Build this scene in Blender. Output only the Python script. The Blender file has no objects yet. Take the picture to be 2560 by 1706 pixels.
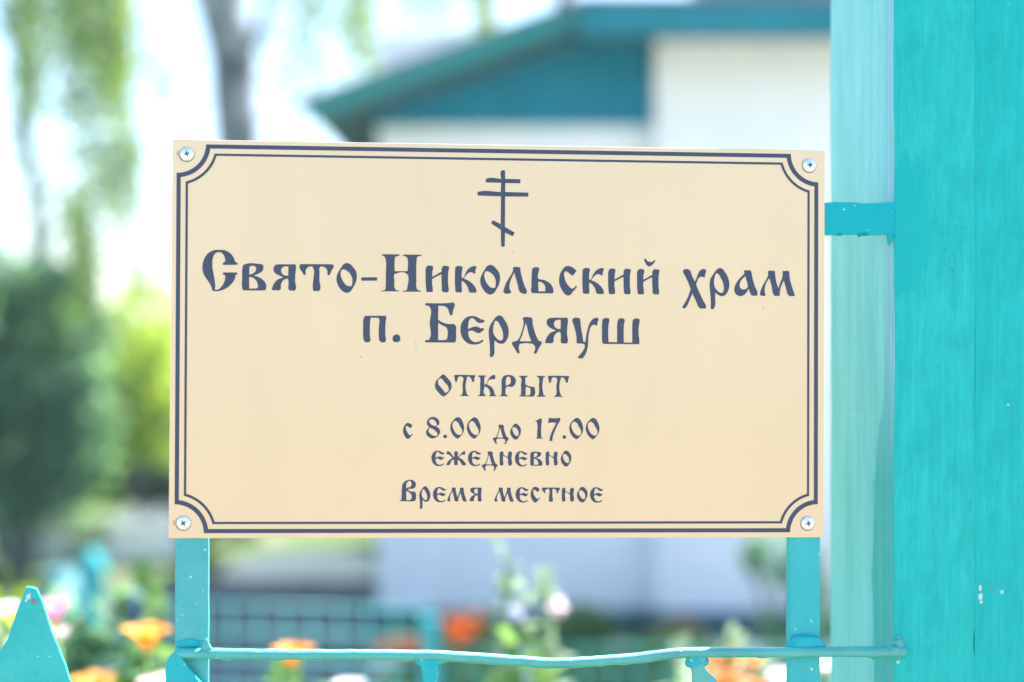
import bpy, bmesh, math, random
from mathutils import Vector, Matrix, noise as mnoise

random.seed(7)
scene = bpy.context.scene
R = math.radians

# ------------------------------------------------------------------ camera
FPX = 50.0 / 36.0 * 2560.0          # focal length in pixels of the photograph
CAMZ = 1.40
cam_d = bpy.data.cameras.new('camera')
cam_d.lens = 50.0
cam_d.sensor_width = 36.0
cam_d.clip_start = 0.02
cam_d.clip_end = 500.0
cam_d.dof.use_dof = True
cam_d.dof.focus_distance = 1.093
cam_d.dof.aperture_fstop = 1.9
cam = bpy.data.objects.new('camera', cam_d)
cam.location = (0, 0, CAMZ)
cam.rotation_euler = (R(90), 0, 0)
scene.collection.objects.link(cam)
scene.camera = cam

# ------------------------------------------------------------------ world, sun, exposure
SUN_EL, SUN_AZ = 56.0, 41.0         # azimuth from +Y towards +X
world = bpy.data.worlds.new('World')
scene.world = world
world.use_nodes = True
wn = world.node_tree
for n in list(wn.nodes):
    wn.nodes.remove(n)
sky = wn.nodes.new('ShaderNodeTexSky')
sky.sky_type = 'NISHITA'
sky.sun_disc = False
sky.sun_elevation = R(SUN_EL)
sky.sun_rotation = R(SUN_AZ)
sky.air_density = 1.0
sky.dust_density = 1.2
sky.ozone_density = 2.2
bg = wn.nodes.new('ShaderNodeBackground')
bg.inputs['Strength'].default_value = 0.10
wo = wn.nodes.new('ShaderNodeOutputWorld')
wn.links.new(sky.outputs[0], bg.inputs['Color'])
wn.links.new(bg.outputs[0], wo.inputs['Surface'])

sun_d = bpy.data.lights.new('sun', 'SUN')
sun_d.energy = 5.0
sun_d.angle = R(0.5)
sun_d.color = (1.0, 0.95, 0.86)
sun = bpy.data.objects.new('sun', sun_d)
sv = Vector((math.sin(R(SUN_AZ)) * math.cos(R(SUN_EL)), math.cos(R(SUN_AZ)) * math.cos(R(SUN_EL)), math.sin(R(SUN_EL))))
sun.rotation_euler = sv.to_track_quat('Z', 'Y').to_euler()
sun.location = (4, 5, 8)
scene.collection.objects.link(sun)

scene.view_settings.view_transform = 'Standard'
scene.view_settings.look = 'None'
scene.view_settings.gamma = 1.0
scene.view_settings.use_curve_mapping = False
scene.view_settings.exposure = 2.2
scene.cycles.use_denoising = True
scene.cycles.max_bounces = 8
scene.cycles.transparent_max_bounces = 8

# ------------------------------------------------------------------ helpers
COL = scene.collection


def at(px, py, d):
    """the point seen at pixel (px, py) of the photograph, d metres in front of the camera"""
    return Vector(((px - 1280.0) / FPX * d, d, CAMZ - (py - 853.0) / FPX * d))


def tag(o, label=None, cat=None, group=None, kind=None):
    if label: o['label'] = label
    if cat: o['category'] = cat
    if group: o['group'] = group
    if kind: o['kind'] = kind
    return o


def empty(name, loc=(0, 0, 0), rz=0.0, label=None, cat=None, group=None):
    o = bpy.data.objects.new(name, None)
    o.location = loc
    o.rotation_euler = (0, 0, rz)
    o.empty_display_size = 0.05
    COL.objects.link(o)
    return tag(o, label, cat, group)


def mesh_obj(name, verts, faces, mat, parent=None, smooth=False, bevel=0.0, seg=2):
    me = bpy.data.meshes.new(name)
    me.from_pydata([tuple(v) for v in verts], [], faces)
    me.update()
    if smooth and len(faces) > 30:
        bm = bmesh.new(); bm.from_mesh(me)
        bmesh.ops.recalc_face_normals(bm, faces=bm.faces)
        bm.to_mesh(me); bm.free()
    if mat: me.materials.append(mat)
    if smooth:
        me.polygons.foreach_set('use_smooth', [True] * len(me.polygons))
    o = bpy.data.objects.new(name, me)
    COL.objects.link(o)
    if parent: o.parent = parent
    if bevel > 0:
        bake_bevel(o, bevel, seg)
    return o


def bake_bevel(o, w, seg=2):
    bm = bmesh.new()
    bm.from_mesh(o.data)
    bmesh.ops.bevel(bm, geom=[e for e in bm.edges if len(e.link_faces) == 2 and e.calc_face_angle(0) > 0.5],
                    offset=w, segments=seg, affect='EDGES', profile=0.5, clamp_overlap=True)
    bm.to_mesh(o.data)
    bm.free()


def bm_obj(name, bm, mat, parent=None, smooth=False):
    me = bpy.data.meshes.new(name)
    bm.to_mesh(me)
    bm.free()
    if mat: me.materials.append(mat)
    if smooth:
        me.polygons.foreach_set('use_smooth', [True] * len(me.polygons))
    o = bpy.data.objects.new(name, me)
    COL.objects.link(o)
    if parent: o.parent = parent
    return o


def box_vf(x0, x1, y0, y1, z0, z1):
    v = [(x0, y0, z0), (x1, y0, z0), (x1, y1, z0), (x0, y1, z0), (x0, y0, z1), (x1, y0, z1), (x1, y1, z1), (x0, y1, z1)]
    f = [(0, 3, 2, 1), (4, 5, 6, 7), (0, 1, 5, 4), (1, 2, 6, 5), (2, 3, 7, 6), (3, 0, 4, 7)]
    return v, f


def box(name, x0, x1, y0, y1, z0, z1, mat, parent=None, bevel=0.0, seg=2):
    v, f = box_vf(x0, x1, y0, y1, z0, z1)
    return mesh_obj(name, v, f, mat, parent, False, bevel, seg)


def prism(name, outline, y0, y1, mat, parent=None, bevel=0.0, seg=2):
    """outline: (x, z) list; extruded from y0 (front) to y1 (back)"""
    n = len(outline)
    a = sum(outline[i][0] * outline[(i + 1) % n][1] - outline[(i + 1) % n][0] * outline[i][1] for i in range(n))
    if a < 0: outline = outline[::-1]
    v = [(x, y0, z) for x, z in outline] + [(x, y1, z) for x, z in outline]
    f = [tuple(range(n)), tuple(range(2 * n - 1, n - 1, -1))]
    for i in range(n):
        j = (i + 1) % n
        f.append((i, n + i, n + j, j))
    return mesh_obj(name, v, f, mat, parent, False, bevel, seg)


def tube_geo(pts, rads, seg=10, jitter=0.0, cap=True, freq=60.0):
    V, F = [], []
    pts = [Vector(p) for p in pts]
    n = len(pts)
    up = Vector((0.13, 0.2, 1)).normalized()
    t0 = (pts[1] - pts[0]).normalized()
    if abs(t0.dot(up)) > 0.9: up = Vector((0, 1, 0.1)).normalized()
    for i in range(n):
        t = (pts[min(i + 1, n - 1)] - pts[max(i - 1, 0)]).normalized()
        a = t.cross(up).normalized()
        b = a.cross(t).normalized()
        r = rads[i] if hasattr(rads, '__len__') else rads
        for k in range(seg):
            an = 2 * math.pi * k / seg
            d = a * math.cos(an) + b * math.sin(an)
            rr = r
            if jitter:
                rr += jitter * mnoise.noise((pts[i] + d * r) * freq)
            V.append(pts[i] + d * rr)
    for i in range(n - 1):
        for k in range(seg):
            k2 = (k + 1) % seg
            F.append((i * seg + k, i * seg + k2, (i + 1) * seg + k2, (i + 1) * seg + k))
    if cap:
        F.append(tuple(range(seg - 1, -1, -1)))
        F.append(tuple(range((n - 1) * seg, n * seg)))
    return V, F


def tube(name, pts, rads, mat, parent=None, seg=10, jitter=0.0, freq=60.0, smooth=True):
    V, F = tube_geo(pts, rads, seg, jitter, True, freq)
    return mesh_obj(name, V, F, mat, parent, smooth)


def resample(pts, step):
    out = []
    pts = [Vector(p) for p in pts]
    for i in range(len(pts) - 1):
        p0, p1, p2, p3 = pts[max(i - 1, 0)], pts[i], pts[i + 1], pts[min(i + 2, len(pts) - 1)]
        m = max(1, int((p2 - p1).length / step))
        for k in range(m):
            t = k / m
            out.append(0.5 * ((2 * p1) + (p2 - p0) * t + (2 * p0 - 5 * p1 + 4 * p2 - p3) * t * t + (3 * p1 - p0 - 3 * p2 + p3) * t ** 3))
    out.append(pts[-1])
    return out


# ------------------------------------------------------------------ materials
class NB:
    def __init__(self, name):
        self.m = bpy.data.materials.new(name)
        self.m.use_nodes = True
        self.t = self.m.node_tree
        for n in list(self.t.nodes): self.t.nodes.remove(n)
        self.out = self.t.nodes.new('ShaderNodeOutputMaterial')

    def n(self, typ, **kw):
        nd = self.t.nodes.new(typ)
        for k, v in kw.items():
            if k.startswith('i_'):
                key = k[2:].replace('_', ' ')
                nd.inputs[key].default_value = v
            else:
                setattr(nd, k, v)
        return nd

    def l(self, a, b):
        self.t.links.new(a, b)

    def coord(self, scale=(1, 1, 1), rot=(0, 0, 0), kind='Object', loc=(0, 0, 0)):
        tc = self.n('ShaderNodeTexCoord')
        mp = self.n('ShaderNodeMapping')
        mp.inputs['Scale'].default_value = scale
        mp.inputs['Rotation'].default_value = rot
        mp.inputs['Location'].default_value = loc
        self.l(tc.outputs[kind], mp.inputs['Vector'])
        return mp.outputs[0]

    def noise(self, vec, scale, detail=4, rough=0.55, dist=0.0):
        nd = self.n('ShaderNodeTexNoise')
        nd.inputs['Scale'].default_value = scale
        nd.inputs['Detail'].default_value = detail
        nd.inputs['Roughness'].default_value = rough
        nd.inputs['Distortion'].default_value = dist
        self.l(vec, nd.inputs['Vector'])
        return nd.outputs['Fac']

    def ramp(self, fac, stops):
        r = self.n('ShaderNodeValToRGB')
        e = r.color_ramp.elements
        while len(e) < len(stops): e.new(0.5)
        for i, (p, c) in enumerate(stops):
            e[i].position = p
            e[i].color = c if hasattr(c, '__len__') and len(c) == 4 else ((*c, 1) if hasattr(c, '__len__') else (c, c, c, 1))
        self.l(fac, r.inputs['Fac'])
        return r.outputs['Color']

    def mix(self, fac, a, b, mode='MIX'):
        m = self.n('ShaderNodeMixRGB', blend_type=mode)
        for s, v in ((m.inputs['Fac'], fac), (m.inputs['Color1'], a), (m.inputs['Color2'], b)):
            if hasattr(v, 'is_linked') or hasattr(v, 'links'):
                self.l(v, s)
            elif hasattr(v, '__len__'):
                s.default_value = (*v, 1) if len(v) == 3 else v
            else:
                s.default_value = v
        return m.outputs[0]

    def math(self, op, a, b=None, c=None, clamp=False):
        m = self.n('ShaderNodeMath', operation=op)
        m.use_clamp = clamp
        for i, v in enumerate((a, b, c)):
            if v is None: continue
            if hasattr(v, 'links'): self.l(v, m.inputs[i])
            else: m.inputs[i].default_value = v
        return m.outputs[0]

    def bump(self, h, strength, dist, normal=None):
        b = self.n('ShaderNodeBump')
        b.inputs['Strength'].default_value = strength
        b.inputs['Distance'].default_value = dist
        self.l(h, b.inputs['Height'])
        if normal: self.l(normal, b.inputs['Normal'])
        return b.outputs[0]

    def bsdf(self, color, rough=0.5, metal=0.0, normal=None, spec=0.5, coat=0.0):
        p = self.n('ShaderNodeBsdfPrincipled')
        for key, v in (('Base Color', color), ('Roughness', rough), ('Metallic', metal), ('Specular IOR Level', spec), ('Coat Weight', coat)):
            s = p.inputs[key]
            if hasattr(v, 'links'): self.l(v, s)
            elif hasattr(v, '__len__'): s.default_value = (*v, 1)
            else: s.default_value = v
        if normal: self.l(normal, p.inputs['Normal'])
        return p

    def finish(self, shader):
        self.l(shader.outputs[0] if hasattr(shader, 'outputs') else shader, self.out.inputs['Surface'])
        return self.m


def simple(name, col, rough=0.6, metal=0.0, var=0.15, scale=8.0, spec=0.4):
    b = NB(name)
    v = b.coord()
    f = b.noise(v, scale, 5)
    c = b.ramp(f, [(0.3, tuple(x * (1 - var) for x in col)), (0.7, tuple(min(1, x * (1 + var)) for x in col))])
    bp = b.bump(f, 0.2, 0.01)
    return b.finish(b.bsdf(c, rough, metal, bp, spec))


def leaf_mat(name, col, trans, tw=0.5, var=0.35):
    b = NB(name)
    geo = b.n('ShaderNodeNewGeometry')
    rnd = geo.outputs['Random Per Island']
    c1 = b.ramp(rnd, [(0.0, tuple(x * (1 - var) for x in col)), (1.0, tuple(min(1, x * (1 + var)) for x in col))])
    c2 = b.ramp(rnd, [(0.0, tuple(x * (1 - var) for x in trans)), (1.0, tuple(min(1, x * (1 + var)) for x in trans))])
    p = b.bsdf(c1, 0.5, 0, None, 0.3)
    t = b.n('ShaderNodeBsdfTranslucent')
    b.l(c2, t.inputs['Color'])
    mx = b.n('ShaderNodeMixShader')
    mx.inputs[0].default_value = tw
    b.l(p.outputs[0], mx.inputs[1])
    b.l(t.outputs[0], mx.inputs[2])
    return b.finish(mx)


def paint_wood(name, ca, cb, patch=None, cracks=True, side=False):
    """old brushed enamel on wood: strokes, drifting tone, hair cracks, white chips"""
    b = NB(name)
    v = b.coord()
    big = b.noise(v, 9.0, 4, 0.6)
    vs = b.coord((210, 210, 14))
    st = b.noise(vs, 1.0, 3, 0.6, 0.4)
    vs2 = b.coord((60, 60, 300), (0, R(-24), 0))
    st2 = b.noise(vs2, 1.0, 2, 0.6, 0.3)
    msk2 = b.ramp(b.noise(v, 11.0, 2), [(0.52, 0.0), (0.62, 1.0)])
    blotch = b.noise(b.coord((1, 1, .35)), 110.0, 5, 0.65, 0.3)
    col = b.mix(b.ramp(big, [(0.35, 0.0), (0.65, 1.0)]), ca, cb)
    col = b.mix(b.ramp(blotch, [(0.42, 0.0), (0.62, 0.4)]), col, tuple(x * 0.74 for x in ca))
    col = b.mix(b.ramp(st, [(0.5, 0.0), (0.75, 0.28)]), col, tuple(min(1, x * 1.25 + 0.04) for x in cb))
    lite = b.ramp(b.noise(b.coord((420, 420, 22), loc=(2, 2, 5)), 1.0, 2, 0.5), [(0.66, 0.0), (0.74, 0.45)])
    gate2 = b.ramp(b.noise(v, 8.0, 2), [(0.45, 0.0), (0.6, 1.0)])
    col = b.mix(b.math('MULTIPLY', lite, gate2), col, (0.16, 0.62, 0.60))
    # grain height: strokes vertical, crossed in places by slanting ones
    h = b.mix(msk2, st, st2)
    h = b.mix(0.35, h, blotch)
    nrm = b.bump(h, 0.9, 0.0016)
    rough = 0.33
    if cracks:
        tc = b.coord()
        dn = b.n('ShaderNodeTexNoise')
        dn.inputs['Scale'].default_value = 28
        dn.inputs['Detail'].default_value = 4
        b.l(tc, dn.inputs['Vector'])
        vm = b.n('ShaderNodeMixRGB', blend_type='LINEAR_LIGHT')
        vm.inputs[0].default_value = 0.05
        b.l(tc, vm.inputs[1]); b.l(dn.outputs['Color'], vm.inputs[2])
        vo = b.n('ShaderNodeTexVoronoi', feature='DISTANCE_TO_EDGE')
        vo.inputs['Scale'].default_value = 17
        b.l(vm.outputs[0], vo.inputs['Vector'])
        line = b.ramp(vo.outputs['Distance'], [(0.0, 1.0), (0.008, 0.0)])
        gate = b.ramp(b.noise(v, 14.0, 3), [(0.54, 0.0), (0.6, 0.35)])
        cr = b.math('MULTIPLY', line, gate)
        col = b.mix(cr, col, (0.01, 0.09, 0.10))
        chips = b.ramp(b.noise(b.coord((150, 150, 70)), 1.0, 3, 0.5), [(0.775, 0.0), (0.79, 1.0)])
        col = b.mix(chips, col, (0.55, 0.72, 0.70))
        nrm = b.bump(b.math('SUBTRACT', 1.0, cr), 0.6, 0.0008, nrm)
    if patch:
        # a later, smoother coat brushed round the end of the crossbar (a stain with its own outline)
        (cx, cz, rx, rz), pc = patch
        sep = b.n('ShaderNodeSeparateXYZ')
        b.l(v, sep.inputs[0])
        dx = b.math('DIVIDE', b.math('SUBTRACT', sep.outputs[0], cx), rx)
        dz = b.math('DIVIDE', b.math('SUBTRACT', sep.outputs[2], cz), rz)
        d = b.math('SQRT', b.math('ADD', b.math('MULTIPLY', dx, dx), b.math('MULTIPLY', dz, dz)))
        d = b.math('ADD', d, b.math('MULTIPLY', b.math('SUBTRACT', b.noise(b.coord((1, 1, .22)), 90.0, 6, 0.75), 0.5), 1.7))
        pm = b.ramp(d, [(0.93, 1.0), (0.99, 0.0)])
        col = b.mix(pm, col, pc)
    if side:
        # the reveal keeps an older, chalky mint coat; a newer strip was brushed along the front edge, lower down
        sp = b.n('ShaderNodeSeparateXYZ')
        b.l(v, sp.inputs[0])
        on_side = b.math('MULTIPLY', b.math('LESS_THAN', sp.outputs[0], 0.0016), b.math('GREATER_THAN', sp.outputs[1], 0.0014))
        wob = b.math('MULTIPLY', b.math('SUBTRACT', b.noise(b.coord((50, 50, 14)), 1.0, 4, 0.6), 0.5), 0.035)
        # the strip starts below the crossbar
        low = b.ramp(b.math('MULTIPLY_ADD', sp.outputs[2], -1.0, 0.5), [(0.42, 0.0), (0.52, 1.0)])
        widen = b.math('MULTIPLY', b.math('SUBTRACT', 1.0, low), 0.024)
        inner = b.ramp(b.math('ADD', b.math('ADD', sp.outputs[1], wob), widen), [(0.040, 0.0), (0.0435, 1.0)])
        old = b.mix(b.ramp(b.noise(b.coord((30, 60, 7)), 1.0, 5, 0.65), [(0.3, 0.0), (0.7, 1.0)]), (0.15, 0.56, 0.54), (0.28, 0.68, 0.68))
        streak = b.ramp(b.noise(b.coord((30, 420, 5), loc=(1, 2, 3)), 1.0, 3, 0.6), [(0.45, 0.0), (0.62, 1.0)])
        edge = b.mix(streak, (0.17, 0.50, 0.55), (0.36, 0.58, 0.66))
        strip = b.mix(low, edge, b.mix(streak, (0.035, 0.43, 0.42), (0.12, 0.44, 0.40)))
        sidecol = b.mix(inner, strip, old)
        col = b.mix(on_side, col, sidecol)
    return b.finish(b.bsdf(col, rough, 0, nrm, 0.22, 0.0))


def paint_metal(name, ca, cb, grime=0.25, coat=0.0, spec=0.4):
    b = NB(name)
    v = b.coord()
    f = b.noise(v, 22.0, 5, 0.6)
    col = b.mix(b.ramp(f, [(0.35, 0.0), (0.65, 1.0)]), ca, cb)
    fine = b.noise(v, 330.0, 3, 0.6, 0.6)
    col = b.mix(b.ramp(fine, [(0.58, 0.0), (0.72, grime)]), col, tuple(x * 0.55 for x in ca))
    dots = b.ramp(b.noise(v, 520.0, 1, 0.4), [(0.76, 0.0), (0.8, 0.9)])
    col = b.mix(dots, col, (0.05, 0.10, 0.11))
    chips = b.ramp(b.noise(b.coord(loc=(3, 1, 2)), 260.0, 2, 0.4), [(0.745, 0.0), (0.76, 1.0)])
    col = b.mix(chips, col, (0.5, 0.7, 0.68))
    rust = b.ramp(b.noise(b.coord(loc=(7, 5, 1)), 150.0, 4, 0.6), [(0.69, 0.0), (0.73, 0.8)])
    col = b.mix(rust, col, (0.20, 0.16, 0.13))
    h = b.mix(0.4, f, fine)
    nrm = b.bump(h, 0.5, 0.0012)
    p = b.bsdf(col, 0.5, 0, nrm, spec, coat)
    p.inputs['Coat Roughness'].default_value = 0.42
    b.l(nrm, p.inputs['Coat Normal'])
    return b.finish(p)


M = {}
TEAL_A, TEAL_B = (0.001, 0.44, 0.41), (0.016, 0.51, 0.465)
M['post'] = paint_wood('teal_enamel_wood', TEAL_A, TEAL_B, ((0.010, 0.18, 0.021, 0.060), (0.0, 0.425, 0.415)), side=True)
M['post2'] = paint_wood('teal_enamel_board', TEAL_A, (0.005, 0.475, 0.45))
M['bar'] = paint_metal('teal_enamel_bar', (0.0, 0.40, 0.43), (0.002, 0.42, 0.45), 0.12, 0, .2)
M['frame'] = paint_metal('teal_enamel_flat_steel', (0.055, 0.40, 0.40), (0.09, 0.46, 0.45), .35)
M['frame2'] = paint_metal('teal_enamel_flat_steel_fresh', (0.015, 0.41, 0.43), (0.04, 0.46, 0.47), .35)
M['rod'] = paint_metal('teal_enamel_rod', (0.0, 0.31, 0.27), (0.02, 0.41, 0.36), 0.5, .9, 1.0)
M['weld'] = paint_metal('teal_enamel_thick', (0.0, 0.40, 0.45), (0.01, 0.44, 0.45), 0.4)
M['picket'] = paint_metal('teal_enamel_sheet', (0.01, 0.42, 0.39), (0.035, 0.50, 0.46), 0.4)


def gold_mat():
    b = NB('gold_plastic_laminate')
    v = b.coord()
    f = b.noise(b.coord((900, 900, 900)), 1.0, 3, 0.6)
    g = b.noise(b.coord((1, 1, .35)), 9.0, 4, 0.6)
    col = b.mix(b.ramp(g, [(0.3, 0.0), (0.7, 1.0)]), (0.775, 0.580, 0.370), (0.825, 0.615, 0.395))
    col = b.mix(b.ramp(f, [(0.35, 0.0), (0.7, 0.35)]), col, (0.74, 0.56, 0.36))
    specks = b.ramp(b.noise(b.coord((1, 1, 1)), 190.0, 2, 0.4), [(0.795, 0.0), (0.81, 0.8)])
    col = b.mix(specks, col, (0.12, 0.08, 0.05))
    nrm = b.bump(f, 0.08, 0.0002)
    return b.finish(b.bsdf(col, 0.36, 0.35, nrm, 0.5))


def ink_mat():
    b = NB('engraved_navy_core')
    v = b.coord()
    f = b.noise(v, 260.0, 4, 0.6)
    col = b.ramp(f, [(0.3, (0.040, 0.054, 0.100)), (0.7, (0.054, 0.068, 0.118))])
    specks = b.ramp(b.noise(v, 420.0, 2, 0.4), [(0.77, 0.0), (0.785, 1.0)])
    col = b.mix(specks, col, (0.45, 0.42, 0.40))
    return b.finish(b.bsdf(col, 0.45, 0, None, 0.4))


M['gold'] = gold_mat()
M['ink'] = ink_mat()
M['core'] = simple('white_plastic_core', (0.72, 0.68, 0.66), 0.5, 0, 0.2, 300)
M['zinc'] = simple('zinc_screw', (0.78, 0.80, 0.84), 0.28, 0.8, 0.12, 500)
M['recess'] = simple('screw_recess', (0.05, 0.06, 0.09), 0.5, 0.3, 0.1, 500)
M['scratch'] = simple('pale_scratch', (0.62, 0.58, 0.55), 0.5, 0, 0.1, 50)
M['white_wall'] = simple('white_limewash', (0.75, 0.75, 0.765), 0.85, 0, 0.05, 3)
M['gable'] = simple('teal_blue_boards', (0.0, 0.185, 0.29), 0.6, 0, 0.15, 4, 0.2)
M['fascia'] = simple('teal_fascia', (0.01, 0.17, 0.225), 0.6, 0, 0.15, 4, 0.2)
M['verge'] = simple('teal_green_roof_edge', (0.008, 0.19, 0.18), 0.45, 0, 0.1, 6)
M['roof'] = simple('grey_roof_sheet', (0.16, 0.17, 0.19), 0.6, 0, 0.15, 3)
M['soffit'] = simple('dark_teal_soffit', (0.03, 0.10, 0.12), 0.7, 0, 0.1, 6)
M['plinth'] = simple('teal_plinth', (0.02, 0.11, 0.15), 0.7, 0, 0.15, 5)
M['bark'] = simple('birch_bark', (0.25, 0.25, 0.27), 0.85, 0, 0.95, 4)
M['twig'] = simple('dark_bark', (0.10, 0.11, 0.14), 0.9, 0, 0.3, 20)
M['pinebark'] = simple('reddish_bark', (0.20, 0.13, 0.12), 0.9, 0, 0.3, 9)
M['birch_leaf'] = leaf_mat('birch_leaf', (0.085, 0.17, 0.045), (0.26, 0.40, 0.06), 0.5)
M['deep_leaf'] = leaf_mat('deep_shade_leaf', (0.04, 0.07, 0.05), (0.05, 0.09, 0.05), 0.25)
M['dark_leaf'] = leaf_mat('lilac_leaf', (0.10, 0.22, 0.14), (0.24, 0.44, 0.24), 0.55)
M['bright_leaf'] = leaf_mat('young_green_leaf', (0.14, 0.24, 0.035), (0.50, 0.64, 0.08), 0.65)
M['garden_leaf'] = leaf_mat('garden_leaf', (0.09, 0.20, 0.08), (0.20, 0.36, 0.08), 0.45)
M['pale_leaf'] = leaf_mat('pale_hollyhock_leaf', (0.28, 0.37, 0.26), (0.32, 0.44, 0.26), 0.4)
M['stem'] = simple('green_stem', (0.12, 0.24, 0.07), 0.6, 0, 0.2, 30)
M['orange'] = leaf_mat('orange_petal', (0.85, 0.30, 0.05), (0.95, 0.42, 0.08), 0.55, 0.12)
M['red_orange'] = leaf_mat('red_orange_petal', (0.80, 0.17, 0.03), (0.9, 0.22, 0.04), 0.5, 0.12)
M['pink'] = leaf_mat('pink_petal', (0.85, 0.42, 0.66), (0.92, 0.50, 0.72), 0.5, 0.1)
M['pale_pink'] = leaf_mat('pale_pink_petal', (0.85, 0.66, 0.72), (0.9, 0.7, 0.78), 0.5, 0.08)
M['lavender'] = leaf_mat('lavender_petal', (0.62, 0.60, 0.85), (0.7, 0.68, 0.9), 0.5, 0.08)
M['blue'] = leaf_mat('blue_petal', (0.36, 0.50, 0.82), (0.40, 0.55, 0.85), 0.4, 0.15)
M['white_fl'] = leaf_mat('white_petal', (0.85, 0.85, 0.88), (0.85, 0.85, 0.88), 0.5, 0.05)
M['yellow'] = simple('flower_centre', (0.8, 0.55, 0.08), 0.8, 0, 0.2, 80)
M['wire'] = simple('teal_wire', (0.03, 0.34, 0.34), 0.45, 0, 0.1, 60)
M['slab'] = simple('pale_sand', (0.86, 0.76, 0.60), 0.95, 0, 0.1, 12)
M['white_wood'] = simple('white_painted_wood', (0.86, 0.86, 0.88), 0.6, 0, 0.06, 20)
M['teal_garden'] = simple('teal_garden_paint', (0.01, 0.25, 0.29), 0.5, 0, 0.12, 12)
M['mark'] = simple('scrape_and_contact_shade', (0.30, 0.25, 0.18), 0.7, 0, 0.3, 900)  # dull brown for scrapes and for the painted contact shade under screws
M['fleck'] = simple('white_paint_fleck', (0.50, 0.66, 0.64), 0.6)
M['dark_timber'] = simple('dark_timber', (0.05, 0.055, 0.075), 0.8, 0, 0.2, 12)


def ground_mat():
    b = NB('ground_surface')
    v = b.coord()
    f = b.noise(v, 0.8, 5, 0.6)
    g = b.noise(v, 30.0, 5, 0.7)
    grass = b.ramp(g, [(0.3, (0.045, 0.085, 0.022)), (0.7, (0.10, 0.16, 0.045))])
    soil = b.ramp(g, [(0.3, (0.16, 0.14, 0.12)), (0.7, (0.28, 0.25, 0.22))])
    col = b.mix(b.ramp(f, [(0.55, 0.0), (0.68, 1.0)]), grass, soil)
    return b.finish(b.bsdf(col, 0.95, 0, b.bump(g, 0.6, 0.03), 0.2))


def pale_gravel():
    b = NB('pale_gravel_surface')
    v = b.coord()
    g = b.noise(v, 45.0, 5, 0.7)
    col = b.ramp(g, [(0.3, (0.17, 0.145, 0.12)), (0.7, (0.27, 0.24, 0.20))])
    return b.finish(b.bsdf(col, 0.95, 0, b.bump(g, 0.6, 0.02), 0.2))


def asphalt():
    b = NB('grey_yard_surface')
    v = b.coord()
    g = b.noise(v, 40.0, 5, 0.7)
    col = b.ramp(g, [(0.3, (0.08, 0.085, 0.10)), (0.7, (0.14, 0.145, 0.16))])
    return b.finish(b.bsdf(col, 0.9, 0, b.bump(g, 0.5, 0.02), 0.3))


M['ground'] = ground_mat()
M['gravel'] = pale_gravel()
M['yard'] = asphalt()
M['bounce_pale'] = simple('pale_bounce_surface', (0.68, 0.65, 0.60), 0.95, 0, 0.15, 3)

# ------------------------------------------------------------------ setting
g = mesh_obj('ground', [(-150, -150, 0), (150, -150, 0), (150, 150, 0), (-150, 150, 0)], [(0, 1, 2, 3)], M['ground'])
tag(g, 'garden ground of grass and bare earth', kind='structure')
g = mesh_obj('path', [(-40, -14, 0.004), (40, -14, 0.004), (40, 0.85, 0.004), (-40, 0.85, 0.004)], [(0, 1, 2, 3)], M['gravel'])
tag(g, 'pale gravel street in front of the fence', kind='structure')
g = mesh_obj('yard', [(-2.6, 4.3, 0.004), (-0.6, 4.3, 0.004), (-0.6, 6.94, 0.004), (-0.7, 6.95, 0.004), (-0.7, 8.3, 0.004), (-2.2, 8.3, 0.004)],
             [(0, 1, 2, 3, 4, 5)], M['yard'])
tag(g, 'shaded grey paved yard left of the house', kind='structure')
g = mesh_obj('bounce_ground', [(-0.59, 2.6, 0.004), (4.5, 2.6, 0.004), (4.5, 6.56, 0.004), (-0.59, 6.56, 0.004)], [(0, 1, 2, 3)], M['bounce_pale'])  # pale sheet added to bounce sunlight onto the shaded wall
tag(g, 'pale ground added before the house wall to bounce light onto it', kind='structure')

# ------------------------------------------------------------------ house
house = empty('house', (0.8, 7.0, 0), 0, 'white church house with teal boarded gable and teal roof edges, blurred behind the plate', 'house')


def hp(name, v, f, mat, bev=0.0):
    v = [(a - 0.8, b_ - 7.0, c) for a, b_, c in v]
    return mesh_obj(name, v, f, mat, house, False, bev)


v, f = box_vf(-0.66, 3.6, 7.0, 10.3, 0.08, 2.92)
hp('wall', v, f, M['white_wall'])
v, f = box_vf(0.693, 3.7, 6.86, 7.0 - 0.001, 0.10, 2.855)
hp('wall', v, f, M['white_wall'])
v, f = box_vf(0.665, 3.72, 6.82, 6.955, 0.0, 0.10)
hp('plinth', v, f, M['plinth'])
v, f = box_vf(-0.69, 0.66, 6.96, 10.33, 0.0, 0.08)
hp('plinth', v, f, M['plinth'])
# gable boards, each one cut by the slope of the roof
nb = 10
zb = 2.455


def verge_z(x): return 2.44 + (x + 0.93) * 0.355 - 0.02


for i in range(nb):
    x0 = -0.675 + i * (1.366 / nb)
    x1 = x0 + 1.366 / nb - 0.006
    z1a, z1b = max(zb + .02, min(2.90, verge_z(x0))), max(zb + .02, min(2.90, verge_z(x1)))
    o = prism('board', [(x0 - 0.8, zb), (x1 - 0.8, zb), (x1 - 0.8, z1b), (x0 - 0.8, z1a)], -0.03, -0.002, M['gable'], house)
# sloping roof sheet with its verge board
def slab(name, xa, za, xb, zb_, y0, y1, th, mat):
    v = [(xa, y0, za - th), (xb, y0, zb_ - th), (xb, y1, zb_ - th), (xa, y1, za - th),
         (xa, y0, za), (xb, y0, zb_), (xb, y1, zb_), (xa, y1, za)]
    f = [(0, 3, 2, 1), (4, 5, 6, 7), (0, 1, 5, 4), (1, 2, 6, 5), (2, 3, 7, 6), (3, 0, 4, 7)]
    return hp(name, v, f, mat)


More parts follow.
